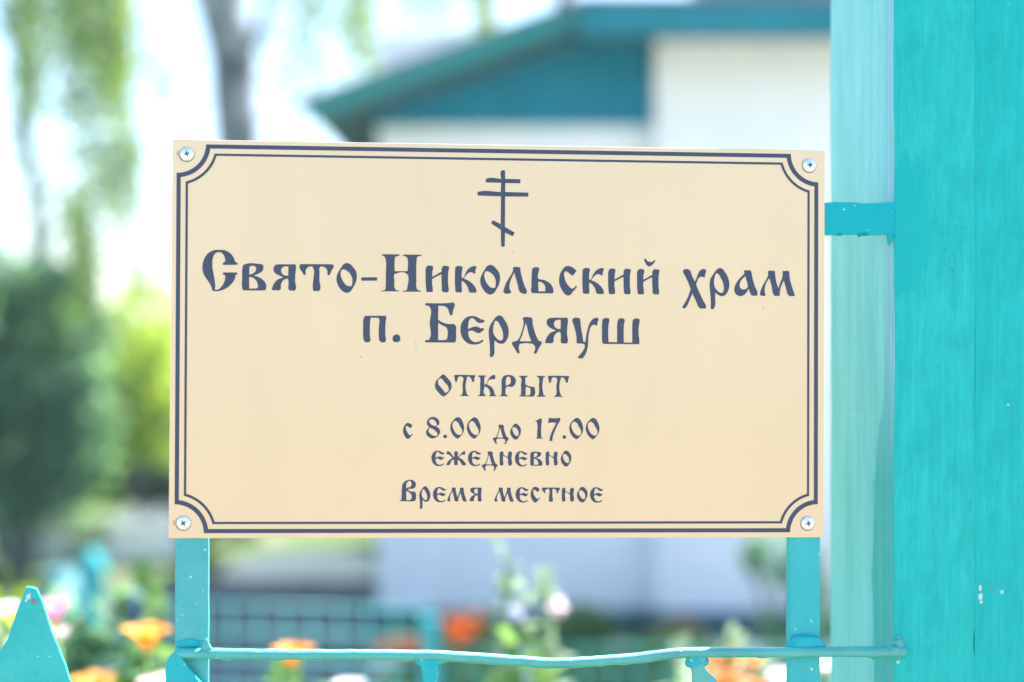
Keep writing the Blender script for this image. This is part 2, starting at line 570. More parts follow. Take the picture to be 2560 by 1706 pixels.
slab('roof_sheet', -0.96, 2.50, 0.30, 2.955, 6.44, 10.5, 0.022, M['roof'])
slab('verge_board', -0.93, 2.485, 0.30, 2.925, 6.45, 6.49, 0.085, M['verge'])
slab('soffit', -0.92, 2.48, 0.30, 2.92, 6.492, 10.45, 0.045, M['soffit'])
v, f = box_vf(0.302, 3.9, 6.40, 6.44, 2.785, 2.925); hp('fascia', v, f, M['fascia'])
v, f = box_vf(0.302, 3.9, 6.442, 10.5, 2.86, 2.90); hp('soffit', v, f, M['soffit'])
v, f = box_vf(0.302, 3.92, 6.38, 10.5, 2.93, 2.95); hp('roof_sheet', v, f, M['roof'])
v, f = box_vf(0.95, 3.5, 6.9, 10.2, 2.952, 3.25); hp('upper_roof', v, f, simple('blue_roof', (0.12, 0.22, 0.36), 0.5))

# ------------------------------------------------------------------ foliage helpers
def leaf_cloud(centers, n, size, sq=0.55, up=0.0):
    """n leaf quads (bent diamonds) spread through ellipsoids (cx,cy,cz,rx,ry,rz,weight)"""
    V, F = [], []
    tot = sum(c[6] for c in centers)
    for c in centers:
        k = int(n * c[6] / tot)
        for _ in range(k):
            while True:
                p = Vector((random.uniform(-1, 1), random.uniform(-1, 1), random.uniform(-1, 1)))
                if p.length <= 1: break
            if random.random() < 0.5 and p.length > 0.01:
                p = p.normalized() * random.uniform(0.7, 1.02)
            q = Vector((c[0] + p.x * c[3], c[1] + p.y * c[4], c[2] + p.z * c[5]))
            q += mnoise.noise_vector(q * 2.0) * 0.25 * min(c[3], c[5])
            add_leaf(V, F, q, size * random.uniform(0.6, 1.3), sq)
    return V, F


def add_leaf(V, F, q, s, sq=0.55, d=None):
    if d is None:
        d = Vector((random.gauss(0, 1), random.gauss(0, 1), random.gauss(0, 1) - 0.4)).normalized()
    w = d.cross(Vector((random.gauss(0, 1), random.gauss(0, 1), random.gauss(0, 1)))).normalized()
    b = len(V)
    V += [q, q + d * s * 0.5 + w * s * sq * 0.5, q + d * s, q + d * s * 0.5 - w * s * sq * 0.5]
    F.append((b, b + 1, b + 2, b + 3))


def strand_leaves(strands, step, size, per=3, spread=0.05):
    """hanging twigs: leaves along each polyline; also returns thin twig tubes"""
    V, F, TV, TF = [], [], [], []
    for pts in strands:
        rp = resample(pts, step)
        for p in rp:
            for _ in range(per):
                q = p + Vector((random.gauss(0, spread), random.gauss(0, spread), random.gauss(0, spread)))
                add_leaf(V, F, q, size * random.uniform(0.7, 1.3), 0.7, Vector((random.gauss(0, .5), random.gauss(0, .5), -1)).normalized())
        tv, tf = tube_geo(rp[::3] if len(rp) > 6 else rp, 0.004, 4)
        b = len(TV)
        TV += tv
        TF += [tuple(i + b for i in ff) for ff in tf]
    return V, F, TV, TF


def pxpath(pts, d):
    return [at(x, y, d) for x, y in pts]


def hanging(px, y0, y1, d, w, count, sway=20):
    out = []
    for _ in range(count):
        x = random.gauss(px, w * 0.5)
        top, bot = y0 + random.uniform(-60, 60), y1 + random.uniform(-60, 50)
        dd = d + random.uniform(-0.8, 0.8)
        out.append([at(x, top, dd), at(x + random.uniform(-sway, sway), (top + bot) / 2, dd), at(x + random.uniform(-sway, sway), bot, dd)])
    return out


# ------------------------------------------------------------------ birch behind the plate
def tree(name, label, group, trunk_pts, trunk_r, bark, branches, strands, leaf, leafsize, per, spread, step, extra=None):
    base = Vector(trunk_pts[0])
    t = empty(name, (base.x, base.y, 0), 0, label, 'tree', group)
    off = Vector((base.x, base.y, 0))
    rp = resample(trunk_pts, 0.25)
    n = len(rp)
    rr = [trunk_r[0] + (trunk_r[1] - trunk_r[0]) * i / (n - 1) for i in range(n)]
    tr = tube('trunk', [p - off for p in rp], rr, bark, t, 14, trunk_r[0] * 0.25, 5.0)
    for pts, r0, r1 in branches:
        bp = resample(pts, 0.15)
        m = len(bp)
        tube('branch', [p - off for p in bp], [r0 + (r1 - r0) * i / (m - 1) for i in range(m)], bark, t, 8)
    if strands:
        V, F, TV, TF = strand_leaves(strands, step, leafsize, per, spread)
        cr = mesh_obj('crown', [p - off for p in V], F, leaf, t)
        tag(mesh_obj('twigs', [p - off for p in TV], TF, M['twig'], t), kind='stuff')
    if extra:
        V, F = extra
        mesh_obj('crown', [p - off for p in V], F, leaf, t)
    return t


tp = [at(600, 1358, 10.0), at(602, 900, 10.0), at(598, 560, 10.0), at(597, 345, 10.0), at(590, 240, 10.0), at(580, 150, 10.0),
      at(562, 60, 10.0), at(545, -20, 10.0), at(520, -250, 10.0), at(500, -500, 10.0)]
tp[0].z = 0.0
st = []
for (px, y0, y1, w, c, d) in [(742, -300, 40, 55, 6, 9.2), (790, -300, 230, 25, 3, 9), (900, -250, 120, 28, 9, 9),
                              (925, -200, 170, 16, 5, 9), (1045, -300, 30, 55, 7, 9.5), (1190, -300, 60, 22, 7, 9.5), (735, 80, 290, 26, 3, 9),
                              (690, -300, 20, 40, 3, 9), (430, 200, 300, 30, 2, 9.5), (1100, -200, 90, 40, 3, 9.5), (640, -300, -60, 60, 8, 9.5), (700, -200, 110, 60, 4, 9.3), (860, -200, 200, 60, 4, 9.3), (1010, -250, 90, 60, 4, 9.6), (1110, -250, 70, 50, 4, 9.6), (720, 100, 300, 40, 2, 9.0), (660, 60, 240, 20, 1, 9.2)]:
    st += hanging(px, y0, y1, d, w, c)
tree('birch_tree', 'birch with pale grey trunk seen just above the left part of the plate', 'birches behind the garden',
     tp, (0.135, 0.19), M['bark'],
     [(pxpath([(585, 190), (625, 130), (660, 40), (700, -120), (760, -300)], 10.0), 0.05, 0.02),
      (pxpath([(545, 40), (620, -120), (760, -280), (1000, -330), (1200, -320)], 9.6), 0.05, 0.015),
      (pxpath([(598, 345), (640, 320), (675, 300)], 10.0), 0.02, 0.006)],
     st, M['birch_leaf'], 0.05, 3, 0.06, 0.06)

# left birch: slim leaning trunk, curtain of hanging sprays
tp = [at(150, 1358, 10.5), at(120, 1000, 10.5), at(102, 680, 10.5), at(92, 560, 10.5), at(78, 430, 10.5), at(58, 320, 10.5), at(52, 150, 10.5),
      at(60, 20, 10.5), at(90, -200, 10.5), at(130, -700, 10.5)]
tp[0].z = 0.0
st = []
for (px, y0, y1, w, c, d) in [(120, -250, 40, 60, 11, 8.5), (205, -250, 110, 26, 9, 8.2), (275, -300, 175, 32, 26, 8.0), (305, 20, 200, 32, 14, 8.0),
                              (288, 190, 320, 16, 7, 8.0), (215, 220, 290, 26, 7, 8.4), (55, -100, 230, 30, 7, 8.8), (75, 170, 240, 24, 5, 8.6),
                              (235, 400, 480, 36, 9, 8.2), (318, 330, 520, 16, 8, 8.0), (190, 520, 620, 22, 8, 8.4), (222, 600, 740, 20, 10, 8.4),
                              (10, -200, 60, 30, 5, 8.8), (160, -300, 90, 50, 9, 8.6), (340, 610, 720, 30, 5, 8.8), (410, 180, 280, 30, 3, 8.6),
                              (20, 620, 740, 40, 4, 8.8), (250, 150, 400, 40, 3, 8.3), (160, 250, 560, 50, 3, 8.6), (110, -100, 260, 60, 3, 8.8), (200, 60, 300, 60, 3, 8.6), (290, 300, 560, 40, 4, 8.6), (330, 580, 640, 50, 2, 8.6), (130, 420, 600, 60, 2, 8.8), (30, 250, 500, 40, 2, 9.0), (215, 520, 720, 16, 8, 8.2), (370, 80, 240, 40, 1, 8.8)]:
    st += hanging(px, y0, y1, d, w, c)
tree('birch_tree', 'slim leaning birch with hanging leafy sprays at the far left of the photo', 'birches behind the garden',
     tp, (0.07, 0.055), M['twig'],
     [(pxpath([(60, 20), (140, -120), (260, -280), (330, -330)], 9.6), 0.03, 0.01),
      (pxpath([(52, 150), (25, 90), (-20, 0), (-60, -120)], 10.4), 0.025, 0.01),
      (pxpath([(58, 320), (110, 200), (180, 60), (230, -150), (250, -300)], 9.4), 0.022, 0.01)],
     st, M['birch_leaf'], 0.05, 3, 0.05, 0.05)

# two reddish trunks above the roof
for px, lab, d in ((1215, 'reddish trunked tree rising behind the sloping roof edge, the left one of two', 13.5),
                   (1405, 'reddish trunked tree rising behind the roof corner, the right one of two', 14.5)):
    tp = [at(px + 6, 1300, d), at(px, 600, d), at(px - 2, 80, d), at(px + 6, -100, d), at(px, -600, d)]
    tp[0].z = 0.0
    st = []
    for k in range(3):
        st += hanging(px - 60 + 50 * k, -450, -120 + 60 * (k == 0), d, 60, 8)
    tree('pine_tree', lab, 'reddish trunks behind the roof', tp, (0.13, 0.10), M['pinebark'],
         [(pxpath([(px, -100), (px + 60, -200), (px + 120, -350)], d), 0.04, 0.015)], st, M['birch_leaf'], 0.06, 3, 0.08, 0.09)

# ------------------------------------------------------------------ shrubs and bushes
def bush(name, label, group, cx, cy, cz, blobs, n, size, leaf, stems=4, cat='bush', sq=0.6, stem_r=0.014):
    t = empty(name, (cx, cy, 0), 0, label, cat, group)
    V, F = leaf_cloud(blobs, n, size, sq)
    mesh_obj('foliage', V, F, leaf, t)
    for i in range(stems):
        b = random.choice(blobs)
        a = random.uniform(0, 6.28)
        base = Vector((0.10 * math.cos(a), 0.10 * math.sin(a), 0.0))
        tip = Vector((b[0], b[1], b[2]))
        mid = (base + tip) / 2 + Vector((random.uniform(-.08, .08), random.uniform(-.08, .08), 0.1))
        tube('stem', resample([base, mid, tip], 0.15), stem_r, M['twig'], t, 6)
    return t


def px_blobs(cx, cy, lst, d):
    out = []
    for (px, py, rx, rz, w) in lst:
        p = at(px, py, d)
        s = d / FPX
        out.append((p.x - cx, random.uniform(-.25, .25), p.z, rx * s, rx * s * 0.8, rz * s, w))
    return out


d = 8.6
c = at(60, 1300, d)
bush('lilac_bush', 'big dark green bush at the left edge of the photo', None, c.x, d, 0,
     px_blobs(c.x, d, [(-60, 900, 190, 260, 3), (90, 960, 150, 270, 3), (60, 740, 120, 120, 1.2), (200, 1060, 100, 190, 1.8), (160, 840, 90, 120, 1.0),
                       (-100, 1250, 190, 170, 1.3), (60, 1230, 110, 70, 0.9), (0, 700, 120, 90, .7)], d), 3600, 0.105, M['dark_leaf'], 5, stem_r=0.03)
lil = bpy.data.objects['lilac_bush']
V, F = leaf_cloud(px_blobs(c.x, d, [(-60, 880, 200, 260, 2), (100, 930, 160, 280, 3), (200, 1060, 110, 190, 1.6), (60, 1180, 200, 130, 1.0), (150, 760, 150, 110, 1)], d), 900, 0.10, 0.7)
mesh_obj('foliage', V, F, M['garden_leaf'], lil)
d = 10.2
c = at(330, 1300, d)
bush('golden_bush', 'bright yellow green bush just left of the plate', None, c.x, d, 0,
     px_blobs(c.x, d, [(350, 960, 110, 140, 2.2), (300, 1060, 95, 90, 1.3), (440, 1040, 100, 130, 1.2), (385, 790, 90, 90, .6), (340, 1130, 80, 60, .6)], d), 4200, 0.07, M['bright_leaf'], 4)
d = 9.2
c = at(380, 1320, d)
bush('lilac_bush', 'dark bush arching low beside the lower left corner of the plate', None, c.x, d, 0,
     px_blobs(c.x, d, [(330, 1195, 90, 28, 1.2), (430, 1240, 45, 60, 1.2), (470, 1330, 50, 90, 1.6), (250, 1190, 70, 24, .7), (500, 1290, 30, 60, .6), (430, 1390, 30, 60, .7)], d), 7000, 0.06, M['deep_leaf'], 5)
d = 11.2
c = at(720, 1330, d)
bush('golden_bush', 'sunlit yellow green bush seen just under the plate, left of the house wall', None, c.x, d, 0,
     px_blobs(c.x, d, [(620, 1300, 90, 80, 1), (740, 1300, 110, 90, 1.3), (880, 1290, 90, 110, 1.3), (760, 1370, 200, 40, 2.2)], d), 5000, 0.055, M['bright_leaf'], 3)
d = 12.5
c = at(200, 1250, d)
bush('golden_bush', 'sunlit low bush behind the little white fence at far left', None, c.x, d, 0,
     px_blobs(c.x, d, [(60, 1200, 120, 60, 1.0), (330, 1190, 130, 60, 1.2), (200, 1210, 110, 40, .8)], d), 6000, 0.06, M['bright_leaf'], 3)

# distant wood closing the horizon all round the garden
V, F = [], []
blobs = []
for i in range(90):
    a = R(-75 + 150 * i / 89.0)
    rr = random.uniform(24, 32)
    h = random.uniform(1.6, 2.4) + (1.5 if abs(math.degrees(a)) > 24 else 0)
    blobs.append((rr * math.sin(a), rr * math.cos(a), h * 0.5, 1.5, 1.3, h * 0.62, 1))
V, F = leaf_cloud(blobs, 26000, 0.32, 0.7)
o = mesh_obj('distant_trees', V, F, M['garden_leaf'])
tag(o, 'far belt of trees behind the garden', kind='stuff')

# shrub against the white wall at the right, leaning dark stem
sh = empty('leaning_shrub', (at(1990, 853, 5.2).x, 5.2, 0), 0, 'dark leaning shrub before the white wall at the lower right', 'bush')
off = Vector(sh.location)
V, F = [], []
s52 = 5.2 / FPX
for (px, py, rx, rz, n) in [(1880, 1395, 26, 34, 110), (1905, 1360, 20, 26, 40), (1950, 1430, 40, 30, 60), (1990, 1360, 40, 40, 70), (1975, 1600, 60, 45, 420),
                            (1930, 1560, 30, 30, 90), (2030, 1500, 40, 130, 250)]:
    p = at(px, py, 5.2) - off
    v_, f_ = leaf_cloud([(p.x, 0, p.z, rx * s52, 0.08, rz * s52, 1)], n, 0.05, 0.6)
    b0 = len(V); V += v_; F += [tuple(i + b0 for i in ff) for ff in f_]
mesh_obj('foliage', V, F, M['dark_leaf'], sh)
tube('stem', [p - off for p in resample([Vector((off.x + .2, 5.2, 0)), at(1975, 1640, 5.2), at(1915, 1530, 5.2), at(1890, 1440, 5.2), at(1880, 1380, 5.2)], .1)], 0.014, M['twig'], sh, 7)
tube('stem', [p - off for p in resample([at(1930, 1560, 5.2), at(1960, 1480, 5.2), at(1990, 1360, 5.2)], .1)], 0.008, M['twig'], sh, 6)

# low plants along the foot of the house wall
for i, (px, py, rx, rz, d, nn, lab, fl) in enumerate([
        (1165, 1600, 62, 70, 5.2, 1300, 'low plant with orange tips at the wall foot, right of the teal wire fence post', True),
        (1465, 1600, 75, 58, 5.4, 1500, 'low green plant at the foot of the white wall, in the middle below the plate', False),
        (1690, 1600, 70, 52, 5.4, 1500, 'low brownish green plant at the foot of the white wall, rightmost of the three', True),
        (1010, 1640, 50, 50, 5.2, 500, 'small green plant beside the left corner of the white wall', True),
        (1600, 1690, 160, 50, 5.3, 1500, 'low spreading green plant below the bent rod', False)]):
    c = at(px, py, d)
    b = px_blobs(c.x, d, [(px, py, rx, rz, 2), (px - rx * .5, py + 60, rx, rz, 1.4), (px + rx * .5, py + 60, rx, rz, 1.4)], d)
    t = bush('garden_plant', lab, 'plants at the foot of the white wall', c.x, d, 0, b, nn, 0.05, M['garden_leaf'], 2, 'plant', stem_r=0.006)
    if fl:
        V, F = [], []
        for _ in range(26):
            p = Vector((random.gauss(0, rx * d / FPX * .5), random.uniform(-.15, .05), c.z + random.uniform(.3, .95) * rz * d / FPX))
            for k in range(4): add_leaf(V, F, p, 0.035, 0.8)
        mesh_obj('blossoms', V, F, M['red_orange'], t)

# ------------------------------------------------------------------ garden furniture far away
c = at(745, 1460, 8.6)
V, F = [], []
nx, ny = 26, 10
for j in range(ny + 1):
    for i in range(nx + 1):
        u, w = i / nx, j / ny
        h = 0.125 * (math.sin(math.pi * u) ** 0.35) * (math.sin(math.pi * w) ** 0.5) * (0.8 + 0.35 * u)
        h += 0.02 * mnoise.noise(Vector((u * 6, w * 4, 0)))
        V.append(((u - 0.5) * 0.95, (w - 0.5) * 0.7, max(0.0, h)))
for j in range(ny):
    for i in range(nx):
        a = j * (nx + 1) + i
        F.append((a, a + 1, a + nx + 2, a + nx + 1))
o = mesh_obj('sand_heap', V, F, M['slab'], None, True)
o.location = (c.x + 0.02, 8.7, 0.0)
tag(o, 'low pale sand heap on the grey yard left of the house wall', 'sand heap')

wf = empty('low_white_fence', (at(200, 853, 8.9).x, 8.9, 0), 0, 'low white picket edging fence at the far left garden', 'fence')
for i in range(26):
    px = -60 + i * 20
    if 160 < px < 275: continue
    x = at(px, 853, 8.9).x - wf.location.x
    h = 0.34 + 0.04 * math.sin(i * 1.7)
    prism('picket', [(x - .019, 0.02), (x + .019, 0.02), (x + .019, h - .03), (x, h), (x - .019, h - .03)], -.008, .008, M['white_wood'], wf)
xa, xb = at(-80, 853, 8.9).x - wf.location.x, at(460, 853, 8.9).x - wf.location.x
box('rail', xa, xb, .009, .025, .08, .11, M['white_wood'], wf)
box('rail', xa, xb, .009, .025, .23, .26, M['white_wood'], wf)

gp = at(228, 1420, 5.2)
t = empty('garden_post', (gp.x, 5.2, 0), 0, 'turquoise garden post standing between the left picket and the plate post', 'post')
zt = at(0, 1395, 5.2).z
box('shaft', -.035, .035, -.035, .035, 0, zt - .05, M['teal_garden'], t, .004)
prism('cap', [(-.05, zt - .049), (.05, zt - .049), (.035, zt - .01), (0, zt + .03), (-.035, zt - .01)], -.05, .05, M['teal_garden'], t)
gp = at(155, 1470, 5.0)
t = empty('rain_barrel', (gp.x, 5.0, 0), 0, 'pale turquoise barrel behind the left picket tip', 'barrel')
zt = at(0, 1425, 5.0).z
prof = [(0.001, 0), (.055, 0), (.065, zt * .3), (.068, zt * .5), (.065, zt * .75), (.055, zt), (.048, zt - .01), (.001, zt - .02)]
V, F = [], []
for r_, z_ in prof:
    for k in range(20):
        V.append((r_ * math.cos(k * math.pi / 10), r_ * math.sin(k * math.pi / 10), z_))
for i in range(len(prof) - 1):
    for k in range(20):
        F.append((i * 20 + k, i * 20 + (k + 1) % 20, (i + 1) * 20 + (k + 1) % 20, (i + 1) * 20 + k))
mesh_obj('drum', V, F, simple('pale_teal_plastic', (0.04, 0.17, 0.20), .7), t, True)
for zz in (zt * .32, zt * .72):
    V, F = tube_geo([(0.067 * math.cos(a * math.pi / 12), 0.067 * math.sin(a * math.pi / 12), zz) for a in range(25)], .006, 6, cap=False)
    mesh_obj('hoop', V, F, M['teal_garden'], t, True)

# dark timber stack behind the mesh fence at the left (reads as a dark band)
# ------------------------------------------------------------------ wire mesh fence
DM = 4.0
mf = empty('wire_mesh_fence', (0, DM, 0), 0, 'teal square wire mesh fence behind the flowers, slightly sagging to the right', 'fence')
slope = -0.024
ztop = at(0, 1509, DM).z
x0w, x1w = -1.75, 1.25
pitch = 68.0 / FPX * DM
xs0 = at(577, 0, DM).x
k0 = int(math.floor((x0w - xs0) / pitch))


def ztop_at(x): return ztop + slope * (x - at(540, 0, DM).x)


xm = at(1075, 0, DM).x               # post between the taller left panel and the lower right one
zlow = 96.0 / FPX * DM
k = k0
while True:
    x = xs0 + k * pitch
    if x > x1w: break
    right = x > xm
    jx = random.uniform(-.001, .001)
    tube('vertical_wire', [(x + jx, 0, 0.03), (x + jx * .5, 0.002, 0.3), (x, 0, ztop_at(min(x, xm)) - (zlow if right else 0) + .002)], 0.0017 if right else 0.0027, M['wire'], mf, 6)
    k += 1
for r_ in range(9):
    z0 = ztop - r_ * pitch
    tube('horizontal_wire', [(x0w, -.006, z0 + slope * (x0w - at(540, 0, DM).x)), (xm, -.006, z0 + slope * (xm - at(540, 0, DM).x))], 0.0038, M['wire'], mf, 6)
    z1 = ztop_at(xm) - zlow - r_ * pitch
    if z1 > .03:
        tube('horizontal_wire', [(xm, -.006, z1), (x1w, -.006, z1 + .004)], 0.0026, M['wire'], mf, 6)
for xp in (at(1075, 0, DM).x, -1.77, 1.27):
    zt = at(0, 1548, DM).z if abs(xp) < .5 else ztop
    box('fence_post', xp - .020, xp + .020, .006, .046, 0, zt, M['teal_garden'], mf, .003)

# ------------------------------------------------------------------ flowers
def petal_geo(length, width, cup, roll, n=5, m=4):
    V, F = [], []
    for i in range(n + 1):
        u = i / n
        w = width * math.sin(math.pi * min(1, 0.12 + u * 0.86)) ** 0.7 * (0.6 + 0.4 * u)
        ang = cup * (1 - 0.38 * u) - roll * u * u
        for j in range(m + 1):
            s = (j / m - 0.5) * 2
            out = length * u * math.cos(ang) + 0.012 * length * s
            up = length * u * math.sin(ang) - abs(s) ** 2 * w * 0.10 * (1 - u) + 0.04 * length * math.sin(s * 4 + u * 5) * u
            V.append((out, s * w * 0.5, up + abs(s) * w * .22))
    for i in range(n):
        for j in range(m):
            a = i * (m + 1) + j
            F.append((a, a + 1, a + m + 2, a + m + 1))
    return V, F


def flower(name, label, group, px, py, d, r, mat, cup=1.0, roll=0.25, npet=6, tilt=(0, 0), leafmat=None, leaves=8, cat='flower'):
    p = at(px, py, d)
    t = empty(name, (p.x, d, 0), random.uniform(0, 6.28), label, cat, group)
    Vp, Fp = petal_geo(r * 1.35, r * 1.25, cup, roll)
    proto = None
    for k in range(npet):
        rot = Matrix.Rotation(tilt[0], 4, 'X') @ Matrix.Rotation(tilt[1], 4, 'Y') @ Matrix.Rotation(k * 2 * math.pi / npet + 0.1 * k, 4, 'Z')
        if proto is None:
            o = mesh_obj('petal', Vp, Fp, mat, t, True)
            proto = o
        else:
            o = proto.copy(); COL.objects.link(o); o.parent = t
        o.matrix_local = Matrix.Translation((0, 0, p.z - r * 0.5)) @ rot
        o.scale = (1, 1, 1) if k % 2 else (0.93, 0.93, 0.93)
    bm = bmesh.new()
    bmesh.ops.create_uvsphere(bm, u_segments=10, v_segments=6, radius=r * 0.22)
    o = bm_obj('centre', bm, M['yellow'], t, True)
    o.location = (0, 0, p.z - r * 0.35)
    pts = [Vector((0.05, 0.03, 0)), Vector((0.03, 0.01, p.z * 0.5)), Vector((0, 0, p.z - r * 0.5))]
    rp = resample(pts, 0.08)
    tube('stem', rp, 0.0035, M['stem'], t, 6)
    V, F = [], []
    lm = leafmat or M['garden_leaf']
    for _ in range(leaves):
        q = random.choice(rp[len(rp) // 5:-2])
        dd = Vector((random.gauss(0, 1), random.gauss(0, 1), 0.5)).normalized()
        add_leaf(V, F, q, random.uniform(.05, .09), 0.4, dd)
    mesh_obj('leaves', V, F, lm, t)
    return t


OG = 'orange cup flowers between the two fences'
flower('orange_flower', 'orange cup flower left of the left plate post, highest one', OG, 368, 1596, 1.85, 0.032, M['orange'], 1.32, .1)
flower('orange_flower', 'orange flower cut by the lower photo edge, right of the left picket', OG, 232, 1716, 1.85, 0.030, M['orange'], 1.3, .1)
flower('orange_flower', 'orange flower crossed by the thin rod, right of the left plate post', OG, 730, 1640, 1.85, 0.028, M['orange'], 1.3, .1)
flower('orange_flower', 'red orange flower below the rod, between the slanted picket and the right plate post', OG, 1805, 1690, 2.0, 0.024, M['red_orange'], 1.0, .2)
flower('orange_flower', 'red orange flower at the lower edge, just left of the right plate post', OG, 1868, 1712, 2.0, 0.024, M['red_orange'], .9, .2)
flower('orange_flower', 'brownish orange flower directly under the rod, right of the slanted picket', OG, 1772, 1655, 2.1, 0.019, M['red_orange'], 1.0, .1)
flower('orange_flower', 'orange bud directly under the rod, nearest to the right plate post', OG, 1875, 1655, 2.1, 0.018, M['red_orange'], 1.0, .1)
flower('pink_flower', 'pink and white flower right of the left picket tip', None, 138, 1535, 1.75, 0.025, M['pink'], 1.5, .0, 6, (0.1, 0.15))
flower('pink_flower', 'pale pink blossom below the pink flower, right of the left picket', None, 145, 1590, 1.78, 0.018, M['pale_pink'], 1.3, .0, 5)
flower('pink_flower', 'pale pink flower at the lower edge beside the left plate post', None, 398, 1712, 1.8, 0.024, M['pale_pink'], 1.1, .1)
flower('white_flower', 'white flower at the lower edge just left of the right plate post', None, 1962, 1690, 2.0, 0.022, M['white_fl'], 1.0, .2)
flower('white_flower', 'white flower seen in the slit between right plate post and big post', None, 2063, 1660, 1.6, 0.022, M['white_fl'], 1.0, .2)
flower('white_flower', 'white flower at the lower edge, right of the orange flower crossed by the rod', None, 870, 1712, 2.0, 0.020, M['white_fl'], 1.0, .2)
flower('yellow_flower', 'pale yellow blossom left of the left picket tip', None, 10, 1520, 1.9, 0.022, M['white_fl'], .9, .2)


def stalk(name, label, group, px, ytop, d, spread, leafmat, blooms, n, size=0.055, cat='plant', flat=0.65):
    base = at(px, 853, d)
    t = empty(name, (base.x, d, 0), 0, label, cat, group)
    zt = at(0, ytop, d).z
    rp = resample([Vector((.03, 0, 0)), Vector((.01, 0, zt * .5)), Vector((0, 0, zt))], .06)
    tube('stem', rp, .005, M['stem'], t, 6)
    V, F = [], []
    for _ in range(n):
        q = random.choice(rp[3:])
        k = 1.0 - 0.65 * (q.z / zt) ** 6
        q = q + Vector((random.gauss(0, spread * k), random.gauss(0, spread * k), random.gauss(0, .02)))
        add_leaf(V, F, q, size * random.uniform(.6, 1.2), flat)
    mesh_obj('leaves', V, F, leafmat, t)
    for (bx, by, r, mat) in blooms:
        p = at(bx, by, d)
        V, F = [], []
        for k in range(6):
            a = k * math.pi / 3
            dd = Vector((math.cos(a), -0.35, math.sin(a))).normalized()
            add_leaf(V, F, Vector((p.x - base.x, -.02, p.z)), r * 1.1, 0.9, dd)
        for k in range(5):
            add_leaf(V, F, Vector((p.x - base.x, -.02, p.z)), r, 0.8)
        mesh_obj('blossom', V, F, mat, t)
    return t


HG = 'tall pale stalks before the white wall'
stalk('hollyhock', 'tall pale green stalk before the white wall, the left one, lavender bloom', HG, 1268, 1420, 2.15, .013, M['pale_leaf'],
      [(1288, 1525, .014, M['lavender']), (1262, 1460, .012, M['pale_leaf'])], 240, .027)
stalk('hollyhock', 'tall pale green stalk before the white wall, the right one, with pale pink bloom', HG, 1368, 1465, 2.15, .014, M['pale_leaf'],
      [(1392, 1510, .016, M['pale_pink'])], 260, .028)
stalk('delphinium', 'blue flower spike left of the left plate post, above the orange flower', None, 352, 1478, 2.3, .016, M['garden_leaf'],
      [(352, 1490, .018, M['blue']), (356, 1515, .020, M['blue']), (347, 1540, .020, M['blue']), (342, 1570, .020, M['blue']), (360, 1560, .020, M['blue'])], 260)
stalk('garden_plant', 'leafy pale plant at the left photo edge beside the picket', None, 5, 1560, 2.0, .04, M['bright_leaf'], [(12, 1600, .03, M['white_fl'])], 420)
stalk('garden_plant', 'leafy pale plant under the orange flower left of the plate post', None, 362, 1660, 1.95, .022, M['garden_leaf'], [], 260)
stalk('garden_plant', 'leafy pale plant below the flower crossed by the rod', None, 735, 1690, 2.0, .030, M['garden_leaf'], [], 200)
stalk('garden_plant', 'leafy plant between the pink flower and the plate post', None, 210, 1590, 2.3, .04, M['dark_leaf'], [(205, 1560, .016, M['pale_leaf'])], 420)
stalk('garden_plant', 'leafy plant between the slanted picket and the right plate post', None, 1830, 1650, 2.2, .045, M['pale_leaf'], [(1825, 1632, .016, M['yellow'])], 420)
stalk('garden_plant', 'pale leafy plant at the lower edge between two pickets, right half', None, 1300, 1672, 2.0, .05, M['garden_leaf'], [], 260)
stalk('garden_plant', 'dim leafy plant left of the slanted picket', None, 1690, 1690, 2.1, .03, M['pale_leaf'], [], 160)

# ------------------------------------------------------------------ sign plane (photo pixels -> plate coordinates)
PA = Vector((-0.2564, 1.0728))
PB = Vector((0.2431, 1.1070))
U2 = (PB - PA).normalized()
TH = math.atan2(U2.y, U2.x)
N2 = Vector((U2.y, -U2.x))          # towards the camera
PC = (PA + PB) / 2
ZC = CAMZ + 0.0016                   # height of the plate centre


def on_plane(px, py, off=0.0):
    """pixel -> (a, z) in the fence frame, off = metres behind the plate face"""
    o = PC - N2 * off
    dx = (px - 1280.0) / FPX
    dz = -(py - 853.0) / FPX
    t = (o.x * N2.x + o.y * N2.y) / (dx * N2.x + N2.y)
    p = Vector((dx * t, t))
    return ((p - o).dot(U2), CAMZ + dz * t - ZC)


TM = Matrix.Translation((PC.x, PC.y, ZC)) @ Matrix.Rotation(TH, 4, 'Z')

sign = empty('sign_plate', (PC.x, PC.y, ZC), TH, 'golden church name plate with navy Cyrillic lettering, screwed to the teal fence', 'sign')
PT = 0.0022
corners = [on_plane(*c) for c in ((430.6, 348.4), (2062.6, 376.7), (2059.0, 1344.2), (421.0, 1346.6))]
ol = [corners[3], corners[2], corners[1], corners[0]]
o = prism('plate', ol, 0.0, PT, M['gold'], sign, 0.0006, 2)
# the cut edges show the pale core
o.data.materials.append(M['core'])
for p in o.data.polygons:
    if abs(p.normal.y) < 0.9: p.material_index = 1


